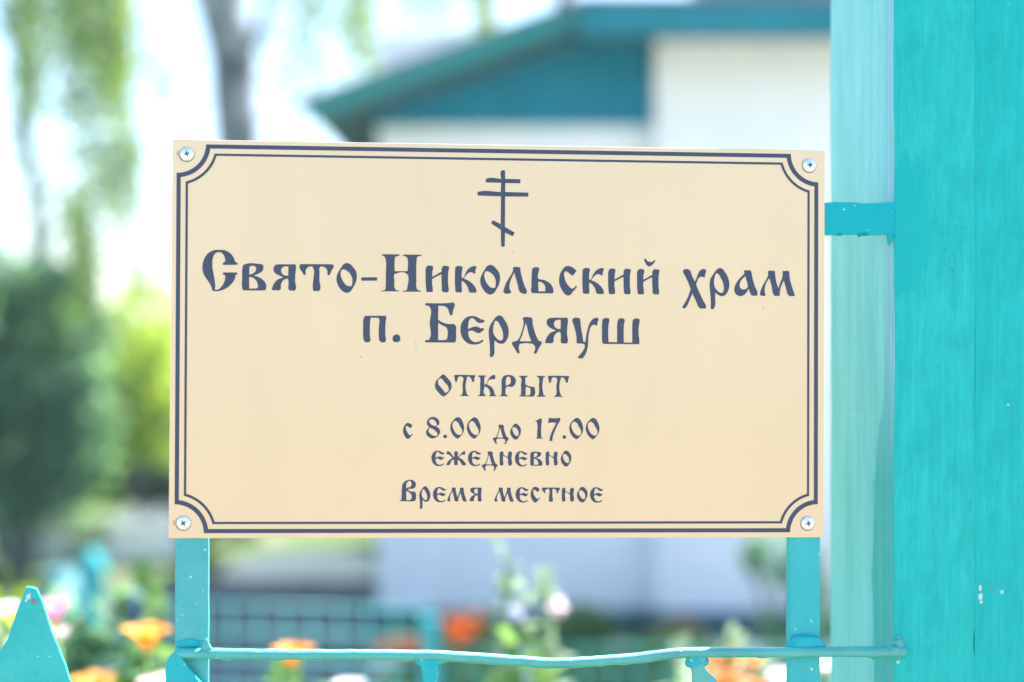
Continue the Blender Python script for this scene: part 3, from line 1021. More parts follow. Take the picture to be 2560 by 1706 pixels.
def smooth_contour(s):
    pts = []
    for tok in s.replace('\n', ' ').split(';'):
        tok = tok.strip()
        if not tok: continue
        cor = tok.endswith('!')
        x, y = tok.rstrip('!').split(',')
        pts.append((float(x), float(y), cor))
    n = len(pts)
    out = []
    for i in range(n):
        p1, p2 = pts[i], pts[(i + 1) % n]
        p0, p3 = pts[i - 1], pts[(i + 2) % n]
        if p1[2]: p0 = p1
        if p2[2]: p3 = p2
        L = math.hypot(p2[0] - p1[0], p2[1] - p1[1])
        if L < 1e-6: continue
        # limit overshoot next to a much longer neighbour
        def tang(a, b, c_):
            la = math.hypot(b[0] - a[0], b[1] - a[1]); lb = math.hypot(c_[0] - b[0], c_[1] - b[1])
            if la < 1e-6 and lb < 1e-6: return (0, 0)
            if la < 1e-6: return ((c_[0] - b[0]), (c_[1] - b[1]))
            if lb < 1e-6: return ((b[0] - a[0]), (b[1] - a[1]))
            ux, uy = (b[0] - a[0]) / la / la + (c_[0] - b[0]) / lb / lb, (b[1] - a[1]) / la / la + (c_[1] - b[1]) / lb / lb
            ul = math.hypot(ux, uy)
            if ul < 1e-9: return (0, 0)
            return (ux / ul * L, uy / ul * L)
        t1 = tang(p0, p1, p2); t2 = tang(p1, p2, p3)
        k = 4 if L > 12 else 2
        for j in range(k):
            t = j / k
            h00 = 2 * t ** 3 - 3 * t * t + 1; h10 = t ** 3 - 2 * t * t + t; h01 = -2 * t ** 3 + 3 * t * t; h11 = t ** 3 - t * t
            out.append((h00 * p1[0] + h10 * t1[0] + h01 * p2[0] + h11 * t2[0], h00 * p1[1] + h10 * t1[1] + h01 * p2[1] + h11 * t2[1]))
    return out


S4 = 2353.0 / 400.0
CROP = {'A': (480, 600, S4), 'B': (840, 600, S4), 'C': (1200, 620, 2353 / 500.), 'D': (1600, 620, 2353 / 420.), 'E': (880, 740, S4), 'F': (1240, 740, S4),
        'G': (1060, 920, S4), 'H': (980, 1030, 2353 / 540.), 'I': (1050, 1100, S4), 'J': (980, 1180, 2353 / 550.), 'K': (1160, 400, 6.535)}
G = {
 'CC': ('A', ['410,147;500,160;560,195;610,255;632,315;638,328!;665,335;670,345;668,368!;460,370!;454,360;458,338;485,328!;488,295;480,255;460,215;430,188;395,182;350,195;320,230;303,290;300,350;303,420;315,490;328,560;338,630;343,690;335,727!;360,735;400,722;440,680;475,620;488,560;488,520!;460,512;454,495;462,480!;660,480!;668,490;666,510!;640,517!;632,570;600,625;560,670;510,710;450,738;390,755;340,757;297,748!;292,715;275,670;235,605;190,540;162,480;153,410;162,330;190,260;240,195;310,158']),
 'v': ('A', ['745,400;757,370;785,357;1000,357;1035,363;1050,385;1050,420;1035,460;990,492;910,526!;990,552;1050,595;1085,645;1092,700;1080,735;1050,745!;770,745!;748,735;738,700;738,550', '845,395!;870,385;920,388;942,410;938,450;905,490;870,505;842,510!', '840,548!;870,548;920,575;955,620;970,670;968,700;950,713;900,716;842,718!']),
 'ya': ('A', ['1520,360!;1524,368;1520,500;1516,600;1524,730;1515,744;1470,746;1430,742;1420,725;1420,650;1415,590;1408,575;1380,575;1340,600;1310,650;1300,730;1285,744!;1190,744!;1176,735;1185,690;1215,630;1260,585;1345,552!;1260,515;1215,480;1198,440;1205,395;1230,370;1260,360!', '1418,392!;1360,393;1325,412;1312,450;1325,495;1360,522;1395,528;1416,527!']),
 't': ('A', ['1605,357!;2060,360!;2080,370;2085,395;2060,440;2040,480;2025,518!;1990,519!;1990,460;1970,420;1930,398;1895,393;1880,405;1876,480;1874,600;1882,735;1870,750;1830,753;1785,748;1778,720;1782,600;1782,410;1770,393;1740,393;1695,412;1672,450;1675,510!;1645,520!;1620,475;1590,430;1580,390;1588,368']),
 'o': ('B', ['160,341;200,352;250,400;290,455;306,520;303,580;285,640;250,705;215,755;185,775;155,782;120,770;70,730;30,670;8,600;10,540;35,475;75,410;110,360', '93,437;130,440;180,470;220,520;240,580;238,640;228,678;205,683;160,672;115,625;80,560;66,500;75,460']),
 'dash': ('B', ['385,552!;600,551!;606,560!;604,600!;378,602!;371,590;374,562']),
 'NN': ('B', ['690,212!;930,214!;936,225;905,240;875,250;865,280;862,350;862,462!;1052,462!;1055,300;1045,265;1015,240;985,232;985,222!;1010,217!;1250,220!;1256,232;1215,240;1190,260;1186,300;1182,600;1184,700;1200,735;1250,750!;1245,763!;985,764!;982,754;1030,745;1045,720;1052,680;1052,515;1040,500;880,497;862,505;860,600;862,700;880,735;930,748!;925,758!;662,758!;662,750;700,745;725,730;730,690;732,500;732,300;722,260;700,238;662,228!']),
 'i': ('B', ['1345,384;1420,384!;1426,395;1418,470;1414,543!;1470,515;1530,480;1553,470!;1557,410;1575,388;1650,388!;1661,398;1652,460;1648,560;1650,660;1658,740;1650,766;1600,770;1570,765;1556,700;1552,600;1550,505!;1480,540;1414,577!;1414,650;1424,730;1420,762;1380,768;1335,765;1325,720;1318,600;1318,490;1325,410']),
 'k': ('B', ['1775,390;1850,389!;1858,400;1850,470;1848,563!;1870,560;1900,500;1940,435;1990,398;2050,387;2066,395;2060,420;2050,450;2043,495;2032,497!;2010,485;1980,476;1945,490;1910,525;1880,571!;1930,590;1990,630;2040,685;2065,740;2066,770!;2055,775;1970,776!;1955,760;1940,705;1915,660;1880,620;1850,604!;1848,680;1852,740;1848,768;1800,773;1765,768;1753,700;1749,560;1752,450;1758,405']),
 'l': ('C', ['400,228;470,230!;474,245;480,290;500,370;525,450;552,520;548,533;490,534;470,520;445,440;420,350;403,291!;375,350;352,410;346,460;355,500;369,522;360,530;285,531;277,522;283,480;305,420;345,350;375,300;389,265;387,240']),
 'soft': ('C', ['640,230;688,231!;694,240;688,290;685,360;695,368;740,375;790,395;835,430;860,480;865,515;855,534;840,537!;620,534!;607,525;606,450;607,330;612,270;622,238', '683,405!;700,400;740,415;765,450;768,513!;688,512!']),
 's': ('C', ['1035,213;1070,222;1110,245;1135,270!;1115,300;1092,330!;1060,310;1030,285;1005,277;993,290;995,350;1010,400;1045,450;1085,480;1108,472;1125,447;1138,450;1125,480;1090,520;1060,555;1035,562;1000,545;960,490;935,430;931,360;945,300;975,250;1005,220']),
 'breve': ('C', ['1940,124;1950,130;1970,155;2000,166;2030,162;2055,143!;2062,148;2045,180;2015,210;1988,221;1965,208;1945,175;1932,135']),
 'h': ('D', ['620,303;680,303;697,315;725,380;765,473!;785,440;810,370;840,318;880,297;915,305;926,322;912,370;905,420!;880,410;850,405;825,420;800,470;785,515!;830,620;880,730;924,835;918,850!;845,851!;825,835;790,760;733,638!;700,720;670,790;640,838;615,850;595,842;597,825;630,770;670,690;710,580!;680,500;640,410;602,325;605,310']),
 'r': ('D', ['1115,283;1150,292;1190,340;1230,410;1250,490;1247,560;1225,620;1190,665;1150,677;1110,668;1075,645;1055,627!;1052,700;1055,770;1045,830;1020,860;995,855;992,800;990,700;980,600;977,480;990,430;1030,365;1075,305', '1070,358;1090,363;1130,420;1165,500;1174,560;1165,615;1145,631;1110,622;1070,585;1040,530;1036,470;1050,400']),
 'a': ('D', ['1465,315!;1545,315!;1553,325;1570,400;1605,530;1645,660;1640,671!;1565,671!;1550,650;1523,571!;1495,620;1450,665;1400,677;1355,660;1326,620;1322,570;1340,510;1385,440;1440,385;1462,360;1457,325', '1475,397!;1430,440;1400,490;1396,535;1410,567;1440,582;1480,577;1505,555;1506,510;1490,450']),
 'm': ('D', ['1800,320!;1880,321!;1888,335;1895,400;1915,500;1938,567!;1960,500;1990,420;1999,370;1994,325!;2080,323!;2088,335;2092,400;2115,500;2140,580;2170,665!;2160,677!;2095,677!;2075,660;2045,570;2013,456!;1985,520;1962,590;1956,672!;1890,677!;1870,655;1845,550;1812,422!;1780,470;1750,550;1746,620;1760,668!;1750,673!;1690,672!;1682,650;1690,600;1725,520;1775,430;1795,380;1794,330']),
 'p': ('E', ['190,298;240,294!;495,294!;502,305;495,380;490,480;493,600;500,655;490,675;420,676;405,660;395,580;395,450;398,340;385,324!;275,322!;265,400;262,480;265,600;271,660;260,673;195,680;178,665;165,600;164,450;170,340']),
 'dot': ('E', ['630,575;690,576;700,590;699,668;685,676;620,676;604,665;602,610;612,585']),
 'BB': ('E', ['1085,107!;1350,110;1430,105;1495,102;1510,118;1505,165;1485,220;1475,278;1457,290;1440,278;1425,230;1400,180;1365,155;1320,147;1270,147!;1266,350!;1310,380;1360,402;1420,416;1505,420;1525,440;1530,520;1528,650;1520,680;1495,688!;1078,685!;1073,660;1085,650!;1125,649;1138,635;1142,400;1140,160;1130,150;1080,143!;1076,125', '1267,396!;1320,430;1390,470;1403,500;1403,600;1395,635;1370,652!;1268,652!']),
 'e': ('E', ['1770,297;1820,305;1870,330;1910,350;1935,353;1953,370;1930,390;1880,400;1840,385;1810,355;1780,332;1755,330;1730,350;1712,410;1707,490!;1750,470;1800,453;1850,455;1890,478;1930,477;1942,490;1915,520;1880,545;1850,549;1810,530;1760,510;1730,515;1709,529!;1715,590;1745,645;1790,677;1840,680;1885,665;1925,647;1933,655;1900,690;1850,712;1790,717;1720,705;1660,665;1615,600;1595,520;1600,440;1630,370;1680,320;1725,300']),
 'd': ('F', ['405,318;525,320!;530,330;540,420;570,530;605,620;630,660;665,675;674,690;665,715;630,770;600,835;590,850!;555,850!;558,830;575,790;570,740;540,710;500,700;400,700;350,712;335,745;337,790;352,840!;322,850!;300,820;270,765;237,710;235,690;255,675;300,665;330,640;365,560;395,470;405,400;403,365;393,340;397,322', '437,398!;425,440;405,510;380,590;346,668!;521,670!;490,590;465,500;450,430']),
 'u': ('F', ['1150,325;1220,325!;1230,335;1245,430;1265,550;1285,675!;1315,678!;1325,600;1345,500;1370,420;1410,355;1450,328;1495,325;1508,340;1495,380;1488,440!;1460,432;1430,426;1400,450;1375,510;1360,590;1355,700;1345,770;1320,850;1290,900;1270,922!;1205,920!;1207,905;1240,860;1285,800;1305,750;1300,715;1280,706;1195,702!;1188,690;1185,620;1170,530;1145,430;1125,345']),
 'sh': ('F', ['1590,331;1660,331!;1666,345;1655,420;1650,550;1655,680!;1780,683!;1782,550;1785,400;1795,355;1812,335;1880,336!;1888,345;1880,430;1877,560;1880,685!;2003,688!;2004,560;2005,420;2012,365;2030,338;2105,338!;2110,350;2100,440;2097,560;2109,680;2105,706;2085,712!;1590,708!;1570,700;1563,680;1560,550;1561,400;1570,350']),
 'O': ('G', ['288,96;305,108;340,145;385,195;405,250;400,310;370,355;325,400;288,424;255,405;200,350;168,300;163,240;180,190;225,145;265,105', '250,156;268,168;300,210;345,260;364,310;355,345;330,362;308,366;295,345;250,290;212,240;205,200;220,168']),
 'T': ('G', ['460,106;500,104;730,108!;750,108;752,125;740,160;735,200;722,211;708,198;690,155;660,130;637,132;631,150;630,380;640,400;660,403!;660,415!;535,415!;532,405;555,398;563,380;566,250;566,135;545,128;510,133;495,160;485,200;470,211;458,195;450,150;442,125;446,112']),
 'K': ('G', ['805,112!;910,112!;914,122;890,135;888,160;888,245!;905,243;940,180;975,130;1010,108;1045,110;1047,125;1040,165;1030,171!;1000,168;965,175;922,242!;970,265;1010,300;1033,350;1045,398;1065,408;1060,419!;957,419!;960,408;970,395;965,340;940,300;890,268!;886,385;905,403;905,417!;790,417!;790,410;815,400;822,370;824,250;824,150;815,133;790,127']),
 'P': ('G', ['1245,104;1300,115;1340,150;1350,200;1335,250;1300,278;1260,280;1235,272;1200,300!;1202,385;1215,403;1232,408;1230,420!;1108,418!;1108,412;1132,405;1138,380;1140,250;1142,180;1165,130;1205,108', '1240,128;1265,140;1276,180;1272,220;1255,245;1232,250;1205,270!;1202,200;1212,150']),
 'Y1': ('G', ['1410,117!;1525,118!;1524,130;1495,140;1490,170;1492,245!;1540,270;1600,280;1625,288;1630,310;1628,400;1615,420;1590,423!;1397,422!;1400,415;1422,402;1427,370;1426,250;1427,150;1415,135;1395,128', '1495,278!;1530,288;1562,300;1566,330;1564,380;1550,402;1520,407;1493,410!']),
 'Y2': ('G', ['1660,118!;1785,120!;1785,130;1760,138;1754,160;1754,380;1762,405;1785,412;1783,426!;1655,425!;1658,415;1680,408;1688,385;1690,250;1688,150;1675,135;1655,130']),
 '8': ('H', ['455,56;490,70;515,105;513,135;480,158!;510,180;525,215;515,245;485,275;440,291;400,275;372,240;372,210;390,185;408,170!;385,145;380,110;400,75', '425,82;455,88;480,115;488,145;475,154;450,150;415,125;404,100', '412,177;440,185;475,210;495,240;492,258;465,262;425,245;400,215;400,190']),
 '0': ('H', ['718,57;740,65;770,110;785,165;778,220;745,268;715,292;685,275;650,230;635,180;645,125;680,80', '688,99;705,105;740,155;765,215;755,245;735,252;705,240;670,190;658,140;668,112']),
 '1': ('H', ['1623,67!;1628,75;1626,150;1626,260;1630,283;1646,288;1643,292!;1562,291!;1565,287;1578,280;1580,240;1582,130;1575,108;1554,101!;1590,85']),
 '7': ('H', ['1712,67;1740,70;1800,69;1833,66!;1834,75;1800,150;1765,230;1750,280;1747,319!;1714,317!;1720,280;1740,220;1770,160;1789,122!;1750,116;1712,120;1697,121!;1705,95']),
 'zh': ('I', ['410,168;440,180;475,225;497,252!;503,250;502,190;515,171;550,170!;555,180;553,253!;585,225;620,185;655,167;664,172;657,222!;630,218;600,228;570,266!;610,280;650,320;675,367;668,375!;620,375!;600,340;575,305;556,294!;553,330;556,370!;510,375!;503,350;500,292!;475,300;450,340;435,373!;385,374!;395,345;430,300;480,265!;450,240;420,217;400,221!;393,180']),
 'n': ('I', ['1190,172;1220,172!;1225,182;1225,215!;1262,240;1292,252!;1296,200;1310,174;1345,174!;1350,185;1344,270;1349,365;1340,376;1305,376;1297,350;1295,278!;1260,250;1222,232!;1220,300;1223,365;1213,376;1180,376;1174,350;1172,250;1178,185']),
 'VV': ('J', ['190,85;230,93;255,125;250,160;225,180;195,182;165,188!;200,210;250,218;256,240;255,290;245,310;225,316!;80,313!;82,308;100,302!;103,250;105,180;120,120;155,92', '190,97;205,110;207,140;195,163;175,165;155,178!;153,140;165,110', '153,203!;190,225;207,245;208,280;195,300;153,303!']),
 'cross': ('K', ['615,176;665,176;671,185!;673,312!;920,318!;921,384!;675,380!;672,526!;1053,537!;1051,602!;672,600!;670,800!;668,1095!;828,1190!;798,1249!;670,1190!;666,1410!;660,1416;605,1415!;602,1145!;442,1040!;470,986!;598,1050!;603,800!;604,598!;222,584!;222,525!;235,521;600,527!;607,375!;355,370!;355,315!;370,307;605,312!;609,182']),
}


def crop_px(crop, pts):
    ox, oy, s = CROP[crop]
    return [(ox + x / s, oy + y / s) for x, y in pts]


def glyph(key, crop=None, bbox=None):
    """contours of one letter in photo pixels; bbox (in crop pixels) places a repeat of it"""
    src, cs = G[key]
    cont = [crop_px(src, smooth_contour(c_)) for c_ in cs]
    if bbox:
        xs = [p[0] for c_ in cont for p in c_]; ys = [p[1] for c_ in cont for p in c_]
        X0, X1, Y0, Y1 = min(xs), max(xs), min(ys), max(ys)
        (bx0, by0), (bx1, by1) = crop_px(crop, [(bbox[0], bbox[1]), (bbox[2], bbox[3])])
        cont = [[(bx0 + (x - X0) / (X1 - X0) * (bx1 - bx0), by0 + (y - Y0) / (Y1 - Y0) * (by1 - by0)) for x, y in c_] for c_ in cont]
    return cont


def flat_fill(name, contours, y, mat, parent, label=None):
    cu = bpy.data.curves.new(name, 'CURVE')
    cu.dimensions = '2D'
    cu.fill_mode = 'BOTH'
    for c_ in contours:
        sp = cu.splines.new('POLY')
        sp.points.add(len(c_) - 1)
        for i, (a, z) in enumerate(c_):
            sp.points[i].co = (a * 1000, z * 1000, 0, 1)
        sp.use_cyclic_u = True
    tmp = bpy.data.objects.new('tmp', cu)
    COL.objects.link(tmp)
    dg = bpy.context.evaluated_depsgraph_get()
    me = bpy.data.meshes.new_from_object(tmp.evaluated_get(dg))
    bpy.data.objects.remove(tmp)
    bpy.data.curves.remove(cu)
    for vv in me.vertices:
        vv.co = (vv.co.x / 1000, y, vv.co.y / 1000)
    me.materials.clear()
    me.materials.append(mat)
    me.name = name
    o = bpy.data.objects.new(name, me)
    COL.objects.link(o)
    o.parent = parent
    if label: o['label'] = label
    return o


LINES = [
 ('lettering', 'large top line reading Свято-Никольский храм',
  [('CC',), ('v',), ('ya',), ('t',), ('o',), ('dash',), ('NN',), ('i',), ('k',), ('o', 'C', (3, 201, 237, 551)), ('l',), ('soft',), ('s',),
   ('k', 'C', (1204, 237, 1458, 545)), ('i', 'C', (1507, 243, 1776, 548)), ('i', 'C', (1847, 248, 2113, 551)), ('breve',), ('h',), ('r',), ('a',), ('m',)]),
 ('lettering', 'second large line reading п. Бердяуш',
  [('p',), ('dot',), ('BB',), ('e',), ('r', 'E', (2010, 287, 2305, 902)), ('d',), ('ya', 'F', (721, 323, 1059, 703)), ('u',), ('sh',)]),
 ('lettering', 'line in capitals reading открыт',
  [('O',), ('T',), ('K',), ('P',), ('Y1',), ('Y2',), ('T', 'G', (1822, 116, 2132, 427))]),
 ('lettering', 'line of hours reading с 8.00 до 17.00',
  [('s', 'H', (121, 121, 226, 296)), ('8',), ('dot', 'H', (559, 248, 599, 287)), ('0',), ('0', 'H', (815, 59, 966, 293)), ('d', 'H', (1097, 139, 1272, 352)),
   ('o', 'H', (1288, 129, 1405, 303)), ('1',), ('7',), ('dot', 'H', (1858, 254, 1896, 294)), ('0', 'H', (1931, 65, 2082, 299)), ('0', 'H', (2110, 66, 2260, 299))]),
 ('lettering', 'line reading ежедневно',
  [('e', 'I', (168, 160, 360, 387)), ('zh',), ('e', 'I', (705, 162, 895, 388)), ('d', 'I', (908, 170, 1142, 458)), ('n',), ('e', 'I', (1396, 166, 1583, 393)),
   ('v', 'I', (1620, 173, 1801, 381)), ('n', 'I', (1847, 172, 2026, 379)), ('o', 'I', (2070, 158, 2226, 393))]),
 ('lettering', 'bottom line reading время местное',
  [('VV',), ('r', 'J', (292, 155, 410, 398)), ('e', 'J', (438, 162, 579, 327)), ('m', 'J', (592, 168, 800, 318)), ('ya', 'J', (828, 169, 959, 318)),
   ('m', 'J', (1095, 168, 1302, 320)), ('e', 'J', (1322, 165, 1460, 329)), ('s', 'J', (1482, 159, 1582, 329)), ('t', 'J', (1604, 168, 1795, 320)),
   ('n', 'J', (1815, 170, 1948, 320)), ('o', 'J', (1977, 160, 2092, 329)), ('e', 'J', (2118, 165, 2256, 330))]),
 ('emblem', 'three-barred Orthodox cross above the lettering', [('cross',)]),
]
INK_Y = -0.00018
for nm, lab, items in LINES:
    cs = []
    for it in items:
        for c_ in glyph(*it):
            cs.append([on_plane(x, y) for x, y in c_])
    flat_fill(nm, cs, INK_Y, M['ink'], sign, lab)

# border lines: rectangle whose corners are scooped by arcs round the screws
rc = [on_plane(*c_) for c_ in ((442.0, 360.3), (2045.8, 386.4), (2044.2, 1330.9), (436.2, 1333.5))]   # TL TR BR BL
RX0, RX1 = (rc[0][0] + rc[3][0]) / 2, (rc[1][0] + rc[2][0]) / 2


def rmap(x, z):
    """x, z in metres inside the ideal border rectangle W x H -> plate coordinates (bilinear)"""
    u, w = x / W_, z / H_
    a = (1 - u) * (1 - w) * rc[3][0] + u * (1 - w) * rc[2][0] + u * w * rc[1][0] + (1 - u) * w * rc[0][0]
    b = (1 - u) * (1 - w) * rc[3][1] + u * (1 - w) * rc[2][1] + u * w * rc[1][1] + (1 - u) * w * rc[0][1]
    return a, b


W_ = RX1 - RX0
H_ = rc[0][1] - rc[3][1]


def scoop(inset, rad):
    pts = []
    a0 = math.asin(inset / rad)
    for cx, cz, s in ((0, 0, 0), (W_, 0, 1), (W_, H_, 2), (0, H_, 3)):
        for k in range(17):
            a = a0 + (math.pi / 2 - 2 * a0) * k / 16
            # start on the side met first when going counter clockwise from the bottom left corner
            if s == 0: p = (rad * math.sin(a), rad * math.cos(a))
            elif s == 1: p = (W_ - rad * math.cos(a), rad * math.sin(a))
            elif s == 2: p = (W_ - rad * math.sin(a), H_ - rad * math.cos(a))
            else: p = (rad * math.cos(a), H_ - rad * math.sin(a))
            pts.append(rmap(*p))
    return pts


flat_fill('border_line', [scoop(0.0, 0.0218), scoop(0.0031, 0.0252)], INK_Y, M['ink'], sign, 'thick outer border line')
flat_fill('border_line', [scoop(0.0068, 0.0290), scoop(0.00855, 0.0310)], INK_Y, M['ink'], sign, 'thin inner border line')

# two short pale scratches
for (x0, y0, x1, y1, w) in ((1036, 848, 1041, 876, 3.2), (1011, 925, 1012, 951, 1.6)):
    a, b2 = on_plane(x0, y0), on_plane(x1, y1)
    ww = w / FPX * 1.09
    flat_fill('scratch', [[(a[0], a[1]), (a[0] + ww * .4, a[1]), (b2[0] + ww * .6, b2[1] + .001), (b2[0], b2[1]), (b2[0] - ww * .4, b2[1] + .001)]], -0.00012, M['scratch'], sign)


for cx, cy in ((467.9, 385.6), (459.2, 1307.8)):
    for k, (r0, a0, a1) in enumerate(((22, 150, 205), (25, 160, 195), (20.5, 195, 240))):
        pts = []
        for q in range(9):
            t_ = R(a0 + (a1 - a0) * q / 8); pts.append(on_plane(cx + r0 * math.cos(t_), cy - r0 * math.sin(t_)))
        for q in range(8, -1, -1):
            t_ = R(a0 + (a1 - a0) * q / 8); rr_ = r0 + 1.3 * math.sin(math.pi * q / 8) + .1
            pts.append(on_plane(cx + rr_ * math.cos(t_), cy - rr_ * math.sin(t_)))
        flat_fill('scrape_mark', [pts], -0.00011, M['mark'], sign)


# screws
def screw_head(name, px, py, rot, parent):
    a, z = on_plane(px, py)
    rr = 0.00535
    prof = [(rr, 0.0), (rr * 1.0, 0.0006), (rr * 0.93, 0.0011), (rr * 0.78, 0.0012), (rr * 0.72, 0.00135), (rr * 0.5, 0.0018), (rr * 0.25, 0.0021), (0.00001, 0.0022)]
    V, F = [], []
    sg = 36
    for r_, h in prof:
        for k in range(sg):
            an = 2 * math.pi * k / sg
            V.append((a + r_ * math.cos(an), -h, z + r_ * math.sin(an)))
    for i in range(len(prof) - 1):
        for k in range(sg):
            F.append((i * sg + k, i * sg + (k + 1) % sg, (i + 1) * sg + (k + 1) % sg, (i + 1) * sg + k))
    flat_fill('contact_shade', [[(a - .0002 + rr * 1.09 * math.cos(t_ * math.pi / 16), z - .0003 + rr * 1.09 * math.sin(t_ * math.pi / 16)) for t_ in range(32)]], -0.0001, M['mark'], parent)  # dark disc, contact shade of the screw head put into colour
    s = mesh_obj(name, V, F, M['zinc'], parent, True)
    # cross recess: four tapering arms set into the crown
    cs = []
    L_, w1, w2 = rr * 0.36, rr * 0.10, rr * 0.075
    ring = []
    for k in range(4):
        an = rot + k * math.pi / 2
        dx, dz = math.cos(an), math.sin(an)
        nx_, nz_ = -dz, dx
        ring += [(a + dx * w1 * 1.1 - nx_ * w1 * 1.1, z + dz * w1 * 1.1 - nz_ * w1 * 1.1), (a + dx * L_ - nx_ * w2, z + dz * L_ - nz_ * w2),
                 (a + dx * L_ + nx_ * w2, z + dz * L_ + nz_ * w2)]
    o = flat_fill('cross_slot', [ring], -0.00226, M['recess'], s)
    # contact shade round the head is the painted disc above
    return s


for px, py, rot in ((467.9, 385.6, 0.35), (2023.4, 413.5, 0.12), (459.2, 1307.8, 0.62), (2019.4, 1308.3, 0.2)):
    screw_head('screw', px, py, rot, sign)

# ------------------------------------------------------------------ steel fence carrying the plate
fence = empty('metal_fence', (PC.x, PC.y, ZC), TH, 'teal painted steel fence of flat posts, thin bent rod and pointed sheet pickets', 'fence')
GZ = -ZC                              # ground in fence coordinates


def flat_bar(name, pl, off, depth, mat, jit=0.0006, bev=0.0012, step=0.012):
    """an upright or level flat bar given by its two long edges in pixels: list of (xL, xR, y)"""
    L_, R_ = [], []
    for xl, xr, y in pl:
        L_.append(on_plane(xl, y, off)); R_.append(on_plane(xr, y, off))
    return L_, R_


def wobble_strip(name, left, right, y0, y1, mat, jit, parent, bev):
    """prism from two edges, edges resampled and roughened like thick old paint"""
    def rs(e):
        out = []
        for i in range(len(e) - 1):
            a, b_ = Vector(e[i]), Vector(e[i + 1])
            m = max(1, int((b_ - a).length / 0.006))
            for k in range(m):
                out.append(a.lerp(b_, k / m))
        out.append(Vector(e[-1]))
        return out
    l_, r_ = rs(left), rs(right)
    n = min(len(l_), len(r_))
    l_ = [l_[int(i * (len(l_) - 1) / (n - 1))] for i in range(n)]
    r_ = [r_[int(i * (len(r_) - 1) / (n - 1))] for i in range(n)]
    if jit:
        for i in range(n):
            p = Vector((l_[i].x, l_[i].y, 0)) * 90
            q = Vector((r_[i].x, r_[i].y, 3)) * 90
            d = (r_[i] - l_[i]).normalized()
            l_[i] = l_[i] + d * jit * mnoise.noise(p)
            r_[i] = r_[i] + d * jit * mnoise.noise(q)
    V, F = [], []
    for i in range(n):
        V += [(l_[i].x, y0, l_[i].y), (r_[i].x, y0, r_[i].y), (r_[i].x, y1, r_[i].y), (l_[i].x, y1, l_[i].y)]
    for i in range(n - 1):
        a, b_ = i * 4, i * 4 + 4
        for k in range(4):
            k2 = (k + 1) % 4
            F.append((a + k, a + k2, b_ + k2, b_ + k))
    F.append((0, 3, 2, 1)); e = (n - 1) * 4; F.append((e, e + 1, e + 2, e + 3))
    o = mesh_obj(name, V, F, mat, parent)
    bm = bmesh.new(); bm.from_mesh(o.data)
    bmesh.ops.recalc_face_normals(bm, faces=bm.faces)
    es = [e_ for e_ in bm.edges if len(e_.link_faces) == 2 and e_.calc_face_angle(0) > 0.9]
    bmesh.ops.bevel(bm, geom=es, offset=bev, segments=3, affect='EDGES', profile=0.6, clamp_overlap=True)
    bm.to_mesh(o.data); bm.free()
    o.data.polygons.foreach_set('use_smooth', [True] * len(o.data.polygons))
    o.data.set_sharp_from_angle(angle=R(50))
    return o


B0, B1 = PT + 0.0002, PT + 0.0062     # flat steel right behind the plate
def up_bar(xl, xr, ytop, off):
    l0, r0 = on_plane(xl, ytop, off), on_plane(xr, ytop, off)
    return [(l0[0], GZ), (l0[0], l0[1])], [(r0[0], GZ), (r0[0], r0[1])]


l_, r_ = up_bar(437, 521, 372, B0)
wobble_strip('post', l_, r_, B0, B1, M['frame'], 0.0004, fence, 0.0011)
l_, r_ = up_bar(1973, 2051, 392, B0)
wobble_strip('post', l_, r_, B0, B1 + 0.004, M['frame2'], 0.0004, fence, 0.0016)
# crossbar to the big wooden post
e1, e2 = [], []
for x in range(2053, 2250, 12):
    e1.append(on_plane(x, 507 + 1.5 * math.sin(x * .05), B0 + .001)); e2.append(on_plane(x, 587 + 1.2 * math.sin(x * .11), B0 + .001))
wobble_strip('crossbar', e2, e1, B0, B1, M['bar'], 0.0006, fence, 0.0009)


def drip(px, py, w, h, off, mat, name='paint_drip'):
    a, z = on_plane(px, py, off)
    s = 1.1 / FPX
    pts, rad = [], []
    for k in range(7):
        u = k / 6
        pts.append(Vector((a + 0.0003 * math.sin(k), off + .001, z - h * s * u)))
        rad.append(w * s * 0.5 * (1 - u) ** 0.8 + 0.0003)
    return tube(name, pts, rad, mat, fence, 10, 0.0004, 300)


CB = B0 + .0015
drip(2225, 583, 20, 34, CB, M['bar'])
for px, h_ in ((2098, 7), (2149, 11), (2163, 7)):
    drip(px, 583, 22, h_, CB, M['bar'])

# thin bent rod
RODPX = [(440, 1634), (505, 1634), (562, 1634), (660, 1636), (757, 1637), (860, 1637), (920, 1637), (1000, 1638), (1087, 1639), (1140, 1642), (1206, 1646),
         (1290, 1652), (1372, 1658), (1440, 1656), (1480, 1654), (1583, 1646), (1660, 1637), (1702, 1633), (1797, 1631), (1900, 1631), (2000, 1631), (2120, 1630), (2236, 1629), (2262, 1629)]
RO = -0.0030
rp = []
for x, y in RODPX:
    a, z = on_plane(x, y, RO)
    rp.append(Vector((a, RO, z)))
rp = resample(rp, 0.0035)
V, F = [], []
sg = 14
for i, p in enumerate(rp):
    t = (rp[min(i + 1, len(rp) - 1)] - rp[max(i - 1, 0)]).normalized()
    b_ = Vector((0, 1, 0)); a_ = b_.cross(t).normalized()
    for k in range(sg):
        an = 2 * math.pi * k / sg
        d = a_ * math.cos(an) + b_ * math.sin(an)
        r = 0.0041 + 0.00035 * mnoise.noise((p + d * .004) * 140)
        dn = max(0, -d.z)
        r += dn ** 3 * max(0, mnoise.noise(Vector((p.x * 130, 3.3, 0)))) * 0.0016 * (1.6 if p.x > .18 or p.x < -.17 else .7)
        V.append(p + d * r)
for i in range(len(rp) - 1):
    for k in range(sg):
        k2 = (k + 1) % sg
        F.append((i * sg + k, i * sg + k2, (i + 1) * sg + k2, (i + 1) * sg + k))
